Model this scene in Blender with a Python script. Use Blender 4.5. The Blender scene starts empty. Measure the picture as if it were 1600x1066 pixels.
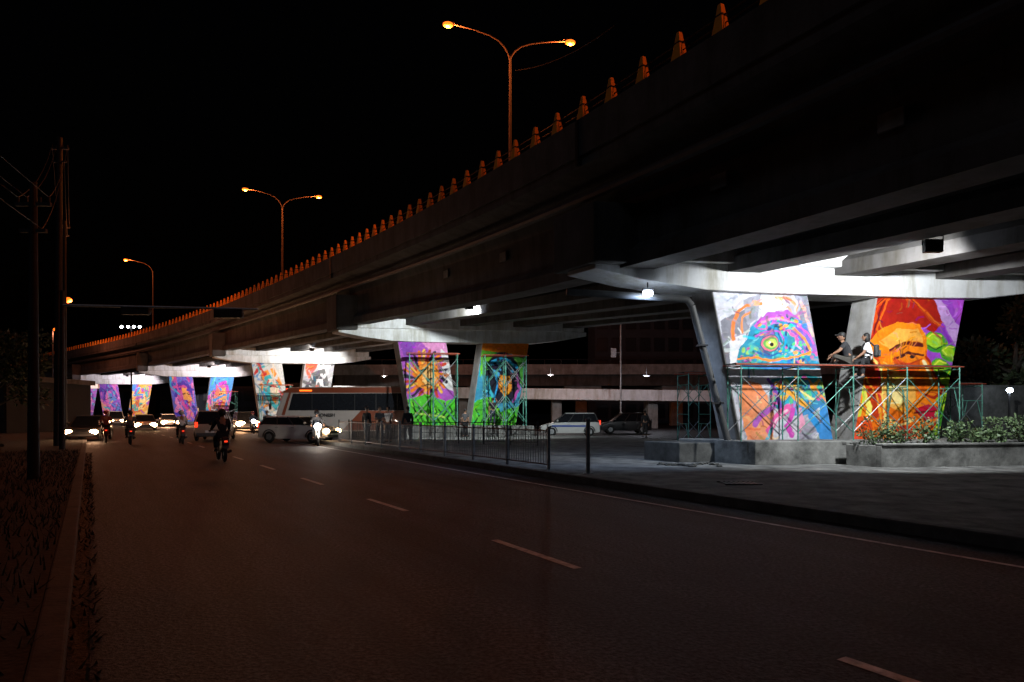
import bpy, bmesh, math, random
import numpy as np
from mathutils import Vector, Matrix
random.seed(7); np.random.seed(7)
R = math.radians
scene = bpy.context.scene
col = scene.collection
F = 1067.0; CH = 1.6; HY = 645.0
def at(px, py, d): return Vector(((px-800)/F*d, d, CH+(HY-py)/F*d))
def gx(px, d, z=0.0): return Vector(((px-800)/F*d, d, z))
U = Vector((-0.526, 0.850, 0)).normalized(); N = Vector((0.850, 0.526, 0)).normalized()
E1 = Vector((0.987, 0.16, 0)).normalized()
def cs(s): return 0 if s < 45 else -0.0016*(s-45)**2
def W(s, n, z=0.0): 
    p = U*s + N*(n+cs(s)); return Vector((p.x, p.y, z))
def kn(s): return 9.0+0.035*max(0, min(s, 60))

# ---------------------------------------------------------------- materials
def nodes_of(m): return m.node_tree.nodes, m.node_tree.links
def mat(name, c, rough=0.7, metal=0.0, var=0.25, scale=4.0, bump=0.15, bscale=None, emis=None, es=0.0, streak=0.0, coat=0.0, c2=None, spec=None):
    m = bpy.data.materials.new(name); m.use_nodes = True
    n, l = nodes_of(m); b = n['Principled BSDF']
    b.inputs['Roughness'].default_value = rough; b.inputs['Metallic'].default_value = metal
    if coat: b.inputs['Coat Weight'].default_value = coat
    if spec is not None: b.inputs['Specular IOR Level'].default_value = spec
    tc = n.new('ShaderNodeTexCoord')
    nz = n.new('ShaderNodeTexNoise'); nz.inputs['Scale'].default_value = scale; nz.inputs['Detail'].default_value = 6; nz.inputs['Roughness'].default_value = .65
    l.new(tc.outputs['Object'], nz.inputs['Vector'])
    r = n.new('ShaderNodeValToRGB'); e = r.color_ramp.elements
    e[0].position = .3; e[1].position = .72
    lo = [x*(1-var) for x in c]; hi = [min(1, x*(1+var)) for x in (c2 or c)]
    e[0].color = (*lo, 1); e[1].color = (*hi, 1)
    l.new(nz.outputs['Fac'], r.inputs['Fac'])
    out = r.outputs['Color']
    if streak:
        mp = n.new('ShaderNodeMapping'); mp.inputs['Scale'].default_value = (1.0, 1.0, .16)
        l.new(tc.outputs['Object'], mp.inputs['Vector'])
        n2 = n.new('ShaderNodeTexNoise'); n2.inputs['Scale'].default_value = 1.5; n2.inputs['Detail'].default_value = 8; n2.inputs['Roughness'].default_value = .7
        l.new(mp.outputs['Vector'], n2.inputs['Vector'])
        r2 = n.new('ShaderNodeValToRGB'); r2.color_ramp.elements[0].position = .34; r2.color_ramp.elements[1].position = .54
        r2.color_ramp.elements[0].color = (1-streak, 1-streak*1.08, 1-streak*1.3, 1); r2.color_ramp.elements[1].color = (1, 1, 1, 1)
        l.new(n2.outputs['Fac'], r2.inputs['Fac'])
        mx = n.new('ShaderNodeMixRGB'); mx.blend_type = 'MULTIPLY'; mx.inputs['Fac'].default_value = 1
        l.new(out, mx.inputs['Color1']); l.new(r2.outputs['Color'], mx.inputs['Color2']); out = mx.outputs['Color']
    l.new(out, b.inputs['Base Color'])
    if bump:
        nb = n.new('ShaderNodeTexNoise'); nb.inputs['Scale'].default_value = bscale or scale*6; nb.inputs['Detail'].default_value = 4
        l.new(tc.outputs['Object'], nb.inputs['Vector'])
        bp = n.new('ShaderNodeBump'); bp.inputs['Strength'].default_value = bump; bp.inputs['Distance'].default_value = .02
        l.new(nb.outputs['Fac'], bp.inputs['Height']); l.new(bp.outputs['Normal'], b.inputs['Normal'])
    if emis:
        b.inputs['Emission Color'].default_value = (*emis, 1); b.inputs['Emission Strength'].default_value = es
    return m
def asphalt(name, base, patch):
    m = bpy.data.materials.new(name); m.use_nodes = True
    n, l = nodes_of(m); b = n['Principled BSDF']
    tc = n.new('ShaderNodeTexCoord')
    def noise(sc, det=5, vec=None):
        z = n.new('ShaderNodeTexNoise'); z.inputs['Scale'].default_value = sc; z.inputs['Detail'].default_value = det; z.inputs['Roughness'].default_value = .7
        l.new(vec or tc.outputs['Object'], z.inputs['Vector']); return z
    def ramp(src, p0, c0, p1, c1):
        r = n.new('ShaderNodeValToRGB'); r.color_ramp.elements[0].position = p0; r.color_ramp.elements[1].position = p1
        r.color_ramp.elements[0].color = (*c0, 1); r.color_ramp.elements[1].color = (*c1, 1); l.new(src, r.inputs['Fac']); return r.outputs['Color']
    big = ramp(noise(.35).outputs['Fac'], .35, [x*.8 for x in base], .7, patch)
    grit = ramp(noise(26, 3).outputs['Fac'], .40, (.1, .1, .1), .66, (2.8, 2.8, 2.8))
    mp = n.new('ShaderNodeMapping'); mp.vector_type = 'TEXTURE'; mp.inputs['Rotation'].default_value = (0, 0, math.atan2(U.y, U.x)); mp.inputs['Scale'].default_value = (14, .7, 1)
    l.new(tc.outputs['Object'], mp.inputs['Vector'])
    lane = ramp(noise(1.0, 5, mp.outputs['Vector']).outputs['Fac'], .35, (.55, .55, .55), .65, (1.35, 1.35, 1.35))
    v = n.new('ShaderNodeTexVoronoi'); v.feature = 'DISTANCE_TO_EDGE'; v.inputs['Scale'].default_value = .4
    wn = noise(1.5); mixv = n.new('ShaderNodeMixRGB'); mixv.inputs['Fac'].default_value = .35
    l.new(tc.outputs['Object'], mixv.inputs['Color1']); l.new(wn.outputs['Color'], mixv.inputs['Color2']); l.new(mixv.outputs['Color'], v.inputs['Vector'])
    crack = ramp(v.outputs['Distance'], .002, (.5, .5, .5), .007, (1, 1, 1))
    cur = big
    for x in (grit, lane, crack):
        mm = n.new('ShaderNodeMixRGB'); mm.blend_type = 'MULTIPLY'; mm.inputs['Fac'].default_value = 1
        l.new(cur, mm.inputs['Color1']); l.new(x, mm.inputs['Color2']); cur = mm.outputs['Color']
    l.new(cur, b.inputs['Base Color'])
    b.inputs['Roughness'].default_value = .7; b.inputs['Specular IOR Level'].default_value = .2
    bp = n.new('ShaderNodeBump'); bp.inputs['Strength'].default_value = 1; bp.inputs['Distance'].default_value = .03
    l.new(noise(26, 3).outputs['Fac'], bp.inputs['Height']); l.new(bp.outputs['Normal'], b.inputs['Normal'])
    return m
M = {}
M['asphalt'] = asphalt('asphalt', (.021, .0235, .029), (.028, .031, .037))
M['ground'] = asphalt('ground_asphalt', (.026, .026, .028), (.036, .035, .037))
M['paving'] = mat('paving', (.14, .14, .135), .9, var=.8, scale=1.7, bump=1, bscale=10)
M['soil'] = mat('soil', (.012, .010, .008), .95, var=.5, scale=3, bump=.8)
M['paint'] = mat('road_paint', (.36, .39, .42), .7, var=.6, scale=9, bump=.3)
M['kerb'] = mat('kerb', (.08, .08, .075), .85, var=.5, scale=3, bump=.4)
M['kerb_unlit'] = mat('unlit_kerb', (.03, .027, .025), .9, var=.6, scale=3, bump=.4)  # darkened kerb copy: the unlit left roadside put into its colour
M['conc'] = mat('concrete', (.26, .255, .25), .85, var=.35, scale=1.3, bump=.25, bscale=9, streak=.3)
M['plinth'] = mat('plinth_concrete', (.19, .19, .18), .9, var=.7, scale=1.8, bump=.6, bscale=11)
M['conc_dark'] = mat('shaded_concrete', (.075, .07, .068), .9, var=.4, scale=.7, bump=.3, bscale=8, streak=.5)  # darker concrete copy: shade on the unlit girders put into the colour
M['white_conc'] = mat('lit_concrete', (.70, .71, .72), .8, var=.16, scale=1.2, bump=.2, bscale=9, streak=.38)  # paler concrete copy: floodlight on the pier caps put into the colour
M['post'] = mat('railing_post_paint', (.95, .36, .045), .6, var=.08, scale=5, bump=.05, spec=.1)
M['rail'] = mat('rail_steel', (.02, .016, .014), .6, .3, bump=0)
M['galv'] = mat('galvanised_steel', (.30, .31, .32), .5, .6, var=.3, scale=6, bump=0)
M['fence'] = mat('fence_steel', (.13, .13, .135), .5, .5, var=.3, scale=6, bump=0)
M['pipe'] = mat('pipe_plastic', (.06, .06, .06), .6, 0, var=.35, scale=3, bump=.1)
M['lampm'] = mat('lamp_pole_paint', (.13, .09, .075), .7, .1, var=.2, bump=0)
M['dsteel'] = mat('dark_steel', (.03, .03, .033), .5, .5, var=.3, bump=0)
M['scaf'] = mat('scaffold_green', (.09, .28, .22), .5, .2, var=.5, scale=7, bump=0)
M['scafred'] = mat('scaffold_red', (.36, .07, .04), .5, .2, var=.4, scale=7, bump=0)
M['plank'] = mat('plank', (.05, .038, .03), .8, var=.4, scale=6, bump=.3)
M['black'] = mat('black_plastic', (.015, .015, .016), .5, bump=0)
M['rubber'] = mat('rubber', (.012, .012, .012), .8, bump=0)
M['glass'] = mat('dark_glass', (.012, .013, .016), .08, bump=0, var=.1)
M['skin'] = mat('skin', (.30, .16, .10), .55, var=.08, bump=0)
M['hair'] = mat('hair', (.012, .01, .009), .6, bump=0)
M['bark'] = mat('bark', (.04, .035, .028), .9, var=.4, scale=6, bump=.6)
M['leaf'] = mat('leaf', (.022, .036, .014), .6, var=.6, scale=3, bump=0)
M['leaf2'] = mat('planter_leaf', (.13, .20, .09), .5, var=.7, scale=5, bump=0)
M['grass'] = mat('grass', (.010, .016, .008), .8, var=.5, scale=3, bump=0)
M['sodium'] = mat('sodium_lens', (.4, .1, .03), .4, bump=0, emis=(1, .15, .010), es=2.6)
M['led'] = mat('led_lens', (.8, .8, .8), .4, bump=0, emis=(.72, .84, 1), es=60)
M['headl'] = mat('headlight_lens', (.8, .8, .7), .3, bump=0, emis=(1, .60, .28), es=50)
M['whitel'] = mat('white_lens', (.8, .8, .8), .3, bump=0, emis=(.85, .92, 1), es=30)
M['tail'] = mat('tail_lens', (.4, .02, .01), .3, bump=0, emis=(1, .05, .015), es=1.6)
M['plastic_grey'] = mat('grey_plastic', (.06, .06, .063), .6, bump=0)
def paintmat(name, c, rough=.35): 
    return mat(name, c, rough, var=.06, bump=0, coat=.5)
def cloth(name, c): return mat(name, c, .9, var=.15, scale=10, bump=.2, bscale=60)
SOD = (1, .21, .04)

# ---------------------------------------------------------------- mesh helpers
def smooth(o, ang=40):
    me = o.data
    for p in me.polygons: p.use_smooth = True
    try:
        me.set_sharp_from_angle(angle=R(ang))
    except Exception: pass
class MB:
    def __init__(s): s.b = bmesh.new()
    def poly(s, pts):
        return s.b.faces.new([s.b.verts.new(p) for p in pts])
    def hexa(s, lo, hi):
        a = [s.b.verts.new(p) for p in lo]; c = [s.b.verts.new(p) for p in hi]; n = len(a)
        s.b.faces.new(a[::-1]); s.b.faces.new(c)
        for i in range(n): s.b.faces.new((a[i], a[(i+1) % n], c[(i+1) % n], c[i]))
    def box(s, c, sz, rz=0, ax=None):
        c = Vector(c); hx, hy, hz = sz[0]/2, sz[1]/2, sz[2]/2
        m = Matrix.Rotation(rz, 3, 'Z') if ax is None else ax
        f = lambda x, y, z: c + m @ Vector((x, y, z))
        s.hexa([f(-hx, -hy, -hz), f(hx, -hy, -hz), f(hx, hy, -hz), f(-hx, hy, -hz)], [f(-hx, -hy, hz), f(hx, -hy, hz), f(hx, hy, hz), f(-hx, hy, hz)])
    def slab(s, o, a, b, z0, z1):
        o = Vector(o); a = Vector(a); b = Vector(b)
        q = [o, o+a, o+a+b, o+b]
        s.hexa([Vector((p.x, p.y, z0)) for p in q], [Vector((p.x, p.y, z1)) for p in q])
    def tube(s, pts, r, seg=8, cap=True):
        pts = [Vector(p) for p in pts]; rs = r if isinstance(r, (list, tuple)) else [r]*len(pts)
        rings = []; prev = None
        for i, p in enumerate(pts):
            if i == 0: d = pts[1]-p
            elif i == len(pts)-1: d = p-pts[i-1]
            else: d = (pts[i+1]-p).normalized()+(p-pts[i-1]).normalized()
            if d.length < 1e-7: d = Vector((0, 0, 1))
            d.normalize()
            up = prev if prev is not None else (Vector((0, 0, 1)) if abs(d.z) < .9 else Vector((1, 0, 0)))
            a = d.cross(up)
            if a.length < 1e-4: a = d.cross(Vector((0, 1, 0)))
            a.normalize(); b = a.cross(d).normalized(); prev = b
            rings.append([s.b.verts.new(p+a*math.cos(2*math.pi*k/seg)*rs[i]+b*math.sin(2*math.pi*k/seg)*rs[i]) for k in range(seg)])
        for i in range(len(rings)-1):
            for k in range(seg): s.b.faces.new((rings[i][k], rings[i][(k+1) % seg], rings[i+1][(k+1) % seg], rings[i+1][k]))
        if cap: s.b.faces.new(rings[0][::-1]); s.b.faces.new(rings[-1])
    def ell(s, c, r, u=12, v=8, rot=None):
        mt = Matrix.Translation(Vector(c)) @ (rot.to_4x4() if rot else Matrix.Identity(4)) @ Matrix.Diagonal((r[0], r[1], r[2], 1))
        bmesh.ops.create_uvsphere(s.b, u_segments=u, v_segments=v, radius=1, matrix=mt)
    def torus(s, c, R0, r, axis='Y', seg=20, rs=8):
        c = Vector(c); g = []
        for i in range(seg):
            a = 2*math.pi*i/seg; row = []
            for k in range(rs):
                b = 2*math.pi*k/rs; q = R0+r*math.cos(b)
                x, y, z = q*math.cos(a), r*math.sin(b), q*math.sin(a)
                row.append(s.b.verts.new(c+(Vector((x, y, z)) if axis == 'Y' else Vector((y, x, z)))))
            g.append(row)
        for i in range(seg):
            for k in range(rs): s.b.faces.new((g[i][k], g[(i+1) % seg][k], g[(i+1) % seg][(k+1) % rs], g[i][(k+1) % rs]))
    def mesh(s, me): s.b.from_mesh(me)
    def build(s, name, m, parent=None, world=False, origin=None, bevel=0, sm=False):
        bmesh.ops.recalc_face_normals(s.b, faces=s.b.faces)
        off = None
        if world and parent is not None: off = parent.location
        if origin is not None: off = Vector(origin)
        if off is not None: bmesh.ops.translate(s.b, verts=s.b.verts, vec=-Vector(off))
        me = bpy.data.meshes.new(name); s.b.to_mesh(me); s.b.free()
        me.materials.append(m); o = bpy.data.objects.new(name, me); col.objects.link(o)
        if parent is not None: o.parent = parent
        if origin is not None: o.location = Vector(origin)
        if bevel:
            bv = o.modifiers.new('b', 'BEVEL'); bv.width = bevel; bv.segments = 2; bv.limit_method = 'ANGLE'; bv.angle_limit = R(35)
        if sm: smooth(o)
        return o
def one(name, m, t, fn, bevel=0, world=False, sm=False):
    mb = MB(); fn(mb); return mb.build(name, m, t, world, bevel=bevel, sm=sm)
def tag(o, label, cat, group=None, kind=None):
    o['label'] = label; o['category'] = cat
    if group: o['group'] = group
    if kind: o['kind'] = kind
    return o
def struct(o, label, cat): return tag(o, label, cat, kind='structure')
def thing(name, label, cat, loc=(0, 0, 0), rz=0, group=None):
    o = bpy.data.objects.new(name, None); col.objects.link(o); o.location = loc; o.rotation_euler = (0, 0, rz)
    o.empty_display_size = .3
    return tag(o, label, cat, group)
def light(kind, loc, power, color, size=.1, parent=None, aim=None, angle=150, blend=.6, name='lamp_light'):
    ld = bpy.data.lights.new(name, kind); ld.energy = power; ld.color = color
    if kind in ('POINT', 'SPOT'): ld.shadow_soft_size = size
    if kind == 'SPOT': ld.spot_size = R(angle); ld.spot_blend = blend
    o = bpy.data.objects.new(name, ld); col.objects.link(o)
    if parent is not None: o.parent = parent; o.location = Vector(loc)-Vector(parent.location)
    else: o.location = loc
    if aim is not None:
        d = Vector(aim)-Vector(loc); o.rotation_euler = d.to_track_quat('-Z', 'Y').to_euler()
    return o

# ---------------------------------------------------------------- camera, world
cam = bpy.data.cameras.new('camera'); cam.lens = 24; cam.sensor_width = 36; cam.shift_y = (HY-533)/1600; cam.clip_end = 2000
co = bpy.data.objects.new('camera', cam); col.objects.link(co); co.location = (0, 0, CH); co.rotation_euler = (R(90), 0, 0); scene.camera = co
w = bpy.data.worlds.new('World'); scene.world = w; w.use_nodes = True
wn, wl = w.node_tree.nodes, w.node_tree.links
sky = wn.new('ShaderNodeTexSky'); sky.sky_type = 'NISHITA'; sky.sun_disc = False; sky.sun_elevation = R(-4); sky.sun_rotation = R(200)
bg = wn['Background']; wl.new(sky.outputs['Color'], bg.inputs['Color']); bg.inputs['Strength'].default_value = .02
sl = bpy.data.lights.new('ambient_fill', 'SUN'); sl.energy = .06; sl.angle = R(14); sl.color = (.70, .82, 1)  # dim sun lamp added as ambient fill, not a real moon
so = bpy.data.objects.new('ambient_fill', sl); col.objects.link(so); so.rotation_euler = Vector((.6, .7, -.9)).to_track_quat('-Z', 'Y').to_euler()
scene.view_settings.view_transform = 'Standard'

# ---------------------------------------------------------------- ground
b = MB(); b.poly([(-500, -60, -.012), (500, -60, -.012), (500, 900, -.012), (-500, 900, -.012)])
struct(b.build('ground', M['ground']), 'dark open ground around the roads', 'ground')
def strip(name, m, s0, s1, f0, f1, z, step=3.0):
    b = MB(); n = max(1, int((s1-s0)/step)); pr = None
    for i in range(n+1):
        s = s0+(s1-s0)*i/n; a = b.b.verts.new(W(s, f0(s), z)); c = b.b.verts.new(W(s, f1(s), z))
        if pr: b.b.faces.new((pr[0], pr[1], c, a))
        pr = (a, c)
    return b.build(name, m)
struct(strip('road', M['asphalt'], -25, 190, lambda s: 0, lambda s: kn(s), 0.0), 'dark asphalt two lane road leading away', 'road')
for s in [2.65+4.75*i for i in range(-1, 18)]:
    o = strip('lane_marking', M['paint'], s-1.8, s, lambda q: 4.02+.03*min(q, 9)+.004*q, lambda q: 4.12+.03*min(q, 9)+.004*q, .004, .6)
    struct(o, 'white lane dash painted on the asphalt', 'road marking')
struct(strip('edge_line', M['paint'], -10, 42, lambda s: kn(s)-.95, lambda s: kn(s)-.87, .004), 'thin white line along the right edge of the road', 'road marking')
def raised(name, m, s0, s1, f0, f1, z0, z1, step=3.0, bev=0):
    b = MB(); n = max(1, int((s1-s0)/step)); rows = []
    for i in range(n+1):
        s = s0+(s1-s0)*i/n
        rows.append([b.b.verts.new(W(s, f0(s), z0)), b.b.verts.new(W(s, f0(s), z1)), b.b.verts.new(W(s, f1(s), z1)), b.b.verts.new(W(s, f1(s), z0))])
    for i in range(n):
        for k in range(4): b.b.faces.new((rows[i][k], rows[i][(k+1) % 4], rows[i+1][(k+1) % 4], rows[i+1][k]))
    b.b.faces.new(rows[0]); b.b.faces.new(rows[-1][::-1])
    return b.build(name, m, bevel=bev)
struct(raised('median_pavement', M['paving'], -20, 36, lambda s: kn(s)+.17, lambda s: 26.5, -.1, .145), 'rough paved island under the flyover', 'pavement')
struct(raised('median_kerb', M['kerb'], -20, 36.1, lambda s: kn(s), lambda s: kn(s)+.168, -.1, .16, 1.5, .02), 'concrete kerb edging the island under the flyover', 'kerb')
struct(raised('far_island_pavement', M['paving'], 58, 170, lambda s: kn(s)+.17, lambda s: 28, -.1, .145), 'farther paved island under the distant piers', 'pavement')
struct(raised('verge', M['soil'], -25, 190, lambda s: -40, lambda s: -.32, -.1, .1), 'dark grassy verge left of the road', 'verge')
struct(raised('verge_kerb', M['kerb_unlit'], -25, 190, lambda s: -.318, lambda s: -.13, -.1, .11, 2, .02), 'low kerb left of the road', 'kerb')

# ---------------------------------------------------------------- flyover geometry
PL = [(5.85, 20.0, 5.16), (-7.2, 43.0, 6.1), (-27.1, 71.0, 6.8), (-46.3, 92.0, 6.5), (-68.9, 113.6, 6.4), (-90.5, 134, 6.4)]
EH = [8.2, 9.6, 10.5, 10.3, 10.3, 10.2]
ctrl = []
for (x, y, z), h in zip(PL, EH):
    p = Vector((x, y, 0))-E1*4.2; ctrl.append(Vector((p.x, p.y, 1.6+h)))
pm1 = ctrl[0]+Vector((13, -23, .1)); pm2 = pm1+Vector((13, -23, .0))
pe = ctrl[-1]+Vector((-24, 18, -.6)); pf = pe+Vector((-26, 15, -.6))
C = [pm2, pm1]+ctrl+[pe, pf]
def edge(t):
    t2 = t+2; i = max(1, min(len(C)-3, int(math.floor(t2)))); f = t2-i
    p0, p1, p2, p3 = C[i-1], C[i], C[i+1], C[i+2]
    return .5*((2*p1)+(-p0+p2)*f+(2*p0-5*p1+4*p2-p3)*f*f+(-p0+3*p1-3*p2+p3)*f**3)
def deckpt(t, w_, z): p = edge(t); q = p+E1*w_; return Vector((q.x, q.y, p.z+z))
T0, T1 = -1.0, 5.9
def sweep(mb, prof, t0=T0, t1=T1, step=.1):
    n = int(round((t1-t0)/step)); rows = []
    for i in range(n+1):
        t = t0+(t1-t0)*i/n; rows.append([mb.b.verts.new(deckpt(t, w_, z)) for w_, z in prof])
    k = len(prof)
    for i in range(n):
        for j in range(k): mb.b.faces.new((rows[i][j], rows[i][(j+1) % k], rows[i+1][(j+1) % k], rows[i+1][j]))
    mb.b.faces.new(rows[0]); mb.b.faces.new(rows[-1][::-1])
fly = thing('flyover', 'long concrete flyover rising from the right and curving away over the murals', 'flyover', (edge(0).x, edge(0).y, 0))
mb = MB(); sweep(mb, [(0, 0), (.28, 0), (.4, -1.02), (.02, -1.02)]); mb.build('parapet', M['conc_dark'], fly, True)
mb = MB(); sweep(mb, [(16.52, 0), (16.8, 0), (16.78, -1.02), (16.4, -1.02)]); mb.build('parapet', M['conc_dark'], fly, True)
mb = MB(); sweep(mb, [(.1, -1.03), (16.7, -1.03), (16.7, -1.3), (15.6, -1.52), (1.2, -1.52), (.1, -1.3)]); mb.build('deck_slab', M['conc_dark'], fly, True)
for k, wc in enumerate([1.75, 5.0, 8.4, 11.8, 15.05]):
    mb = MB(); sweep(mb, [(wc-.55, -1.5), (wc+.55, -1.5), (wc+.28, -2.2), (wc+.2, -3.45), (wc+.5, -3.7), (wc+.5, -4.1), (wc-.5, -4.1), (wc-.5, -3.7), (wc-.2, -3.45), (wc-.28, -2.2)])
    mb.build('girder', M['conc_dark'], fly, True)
mb = MB(); mb.tube([deckpt(T0+i*.1, .72, -1.95) for i in range(int((T1-T0)*10)+1)], .13, 8); mb.build('drain_pipe', M['plastic_grey'], fly, True)
for t in [x/3+.001 for x in range(-2, 15)]:
    if abs(t-round(t)) < .1: continue
    for a, c in ((2.1, 4.6), (5.4, 8.0), (8.8, 11.4), (12.2, 14.7)):
        q = [deckpt(t, a, 0), deckpt(t, c, 0)]; z0, z1 = q[0].z-3.3, q[0].z-1.5
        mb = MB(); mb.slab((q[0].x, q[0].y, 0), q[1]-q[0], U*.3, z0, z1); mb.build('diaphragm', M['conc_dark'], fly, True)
for i in range(6):
    p = deckpt(i-.012, 0, 0); mb = MB(); mb.slab(Vector((p.x, p.y, 0))-E1*.03, E1*.2, U*.12, p.z-1.28, p.z-.02); mb.build('joint_strip', M['black'], fly, True)
for t, z in ((-.14, -2.6), (-.30, -2.7), (.28, -2.6), (.5, -2.6)):
    p = deckpt(t, 1.44, z); d = (edge(t+.01)-edge(t-.01)); d.z = 0; mb = MB(); mb.box(p, (.5, .06, .34), math.atan2(d.y, d.x)); mb.build('access_plate', M['conc'], fly, True)

rail = thing('bridge_railing', 'railing of tapered orange lit posts along the near edge of the flyover', 'railing', tuple(edge(0)))
ts = [T0+.002*i for i in range(int((T1-T0)/.002))]
acc = 0; last = edge(ts[0]); posts = []; nxt = .7
for t in ts:
    p = edge(t); acc += (p-last).length; last = p
    if acc >= nxt: posts.append(t); nxt += 1.27
posts = [t for t in posts if t > -.42]
proto = None; far_mb = MB()
for i, t in enumerate(posts):
    p = edge(t)+E1*.13; d = (edge(t+.01)-edge(t-.01)); d.z = 0; d.normalize(); a = math.atan2(d.y, d.x)
    if i < 96:
        if proto is None:
            m_ = MB(); h = .64
            m_.hexa([(-.16, -.12, 0), (.16, -.12, 0), (.16, .12, 0), (-.16, .12, 0)], [(-.04, -.05, h), (.045, -.05, h), (.045, .05, h), (-.04, .05, h)])
            proto = m_.build('post', M['post'], rail, bevel=.008); o = proto
            c_ = MB(); c_.box((.0, 0, .38), (.19, .16, .05)); cl = c_.build('rail_clamp', M['rail'], proto)
        else:
            o = proto.copy(); col.objects.link(o); o.parent = rail
            if i < 40: c2 = cl.copy(); col.objects.link(c2); c2.parent = o
        o.location = p-rail.location; o.rotation_euler = (0, 0, a)
    else:
        far_mb.box(p+Vector((0, 0, .3)), (.2, .14, .6), a)
o = far_mb.build('far_post', M['post'], rail, True); o['kind'] = 'stuff'
for hz in (.19, .38):
    mb = MB(); mb.tube([edge(T0+.05*i)+E1*.13+Vector((0, 0, hz)) for i in range(int((T1-T0)*20)+1)], .016, 6)
    mb.build('rail', M['rail'], rail, True)

# ---------------------------------------------------------------- mural painting
class Canvas:
    def __init__(s, corners, nx, ny):
        TL, TR, BR, BL = [np.array(c, float) for c in corners]
        u, v = np.meshgrid(np.linspace(0, 1, nx), np.linspace(0, 1, ny)); s.nx, s.ny = nx, ny
        P = (TL[None, None]*((1-u)*(1-v))[..., None]+TR*(u*(1-v))[..., None]+BR*(u*v)[..., None]+BL*((1-u)*v)[..., None])
        s.sc = abs(TR[0]-TL[0])/150.0
        s.X, s.Y = P[..., 0], P[..., 1]; s.u, s.v = u, v
        s.A = np.zeros((ny, nx, 3))+.6
        s.rs = np.random.RandomState(3)
        s.X = s.X+s.noise(12)*2.6*s.sc; s.Y = s.Y+s.noise(12)*2.6*s.sc
    def noise(s, f, oct_=3):
        o = np.zeros_like(s.u); a = 1
        for k in range(oct_):
            for j in range(4):
                th = s.rs.rand()*6.28; ph = s.rs.rand()*6.28; ff = f*(1.8**k)*(.6+.8*s.rs.rand())
                o += a*np.sin((np.cos(th)*s.u+np.sin(th)*s.v*1.5)*ff*2+ph)
            a *= .55
        return o/4.5
    def put(s, m, c, var=.12):
        m = np.clip(m, 0, 1)[..., None]; c = np.array(c, float)
        s.A = s.A*(1-m)+m*np.clip(c*(1+var*s.noise(9))[..., None] if var else c, 0, 1)
    def bg(s, c): s.put(np.ones_like(s.u), c)
    def ell(s, cx, cy, rx, ry, c, rot=0, soft=.06, var=.12):
        a = R(rot); x = s.X-cx; y = s.Y-cy; xr = (x*math.cos(a)+y*math.sin(a))/rx; yr = (-x*math.sin(a)+y*math.cos(a))/ry
        d = np.sqrt(xr**2+yr**2); s.put((1-d)/soft+.5, c, var)
    def poly(s, pts, c, var=.15, c2=None):
        ins = np.zeros(s.X.shape, bool); n = len(pts)
        for i in range(n):
            x1, y1 = pts[i]; x2, y2 = pts[(i+1) % n]
            cond = ((y1 > s.Y) != (y2 > s.Y)); xi = (x2-x1)*(s.Y-y1)/((y2-y1) or 1e-9)+x1; ins ^= cond & (s.X < xi)
        s.put(ins.astype(float), c, var)
        if c2 is not None:
            ys = [p[1] for p in pts]; g = np.clip((s.Y-min(ys))/(max(ys)-min(ys)), 0, 1)*np.clip(.6+.5*s.noise(5), 0, 1)
            s.put(ins*g, c2, var)
    def stroke(s, pts, w_, c, var=.1, al=1.0):
        d = np.full(s.X.shape, 1e9)
        for (x1, y1), (x2, y2) in zip(pts[:-1], pts[1:]):
            dx, dy = x2-x1, y2-y1; L = dx*dx+dy*dy or 1e-9; t = np.clip(((s.X-x1)*dx+(s.Y-y1)*dy)/L, 0, 1)
            d = np.minimum(d, np.hypot(s.X-x1-t*dx, s.Y-y1-t*dy))
        s.put(np.clip((w_/2-d)/(.8*s.sc)+.5, 0, 1)*al, c, var)
    def dots(s, cx, cy, rx, ry, n, cols, r):
        for i in range(n):
            a = s.rs.rand()*6.28; q = math.sqrt(s.rs.rand()); s.ell(cx+math.cos(a)*q*rx, cy+math.sin(a)*q*ry, r*(.6+s.rs.rand()), r*(.6+s.rs.rand()), cols[s.rs.randint(len(cols))], s.rs.rand()*180, .5)
    def hatch(s, n, amp=.5, ln=12, w_=3):
        fl = s.rs.rand()*3
        for i in range(n):
            r, c_ = s.rs.randint(s.ny), s.rs.randint(s.nx); c = s.A[r, c_].copy(); x, y = s.X[r, c_], s.Y[r, c_]
            a_ = amp*.35 if c.max()-c.min() < .12 else amp
            c = np.clip(c*(1+a_*s.rs.randn()*.7)+s.rs.randn(3)*.06*a_*2, .005, .95)
            th = 2.2*math.sin(x/(38*s.sc)+fl)+1.8*math.cos(y/(33*s.sc)+fl); L = ln*s.sc*(.5+s.rs.rand()); bend = s.rs.randn()*.5
            pts = [(x, y), (x+math.cos(th)*L*.5, y+math.sin(th)*L*.5), (x+math.cos(th)*L*.5+math.cos(th+bend)*L*.5, y+math.sin(th)*L*.5+math.sin(th+bend)*L*.5)]
            s.stroke(pts, w_*s.sc*(.5+s.rs.rand()), c, 0, .7)
        return s
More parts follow.
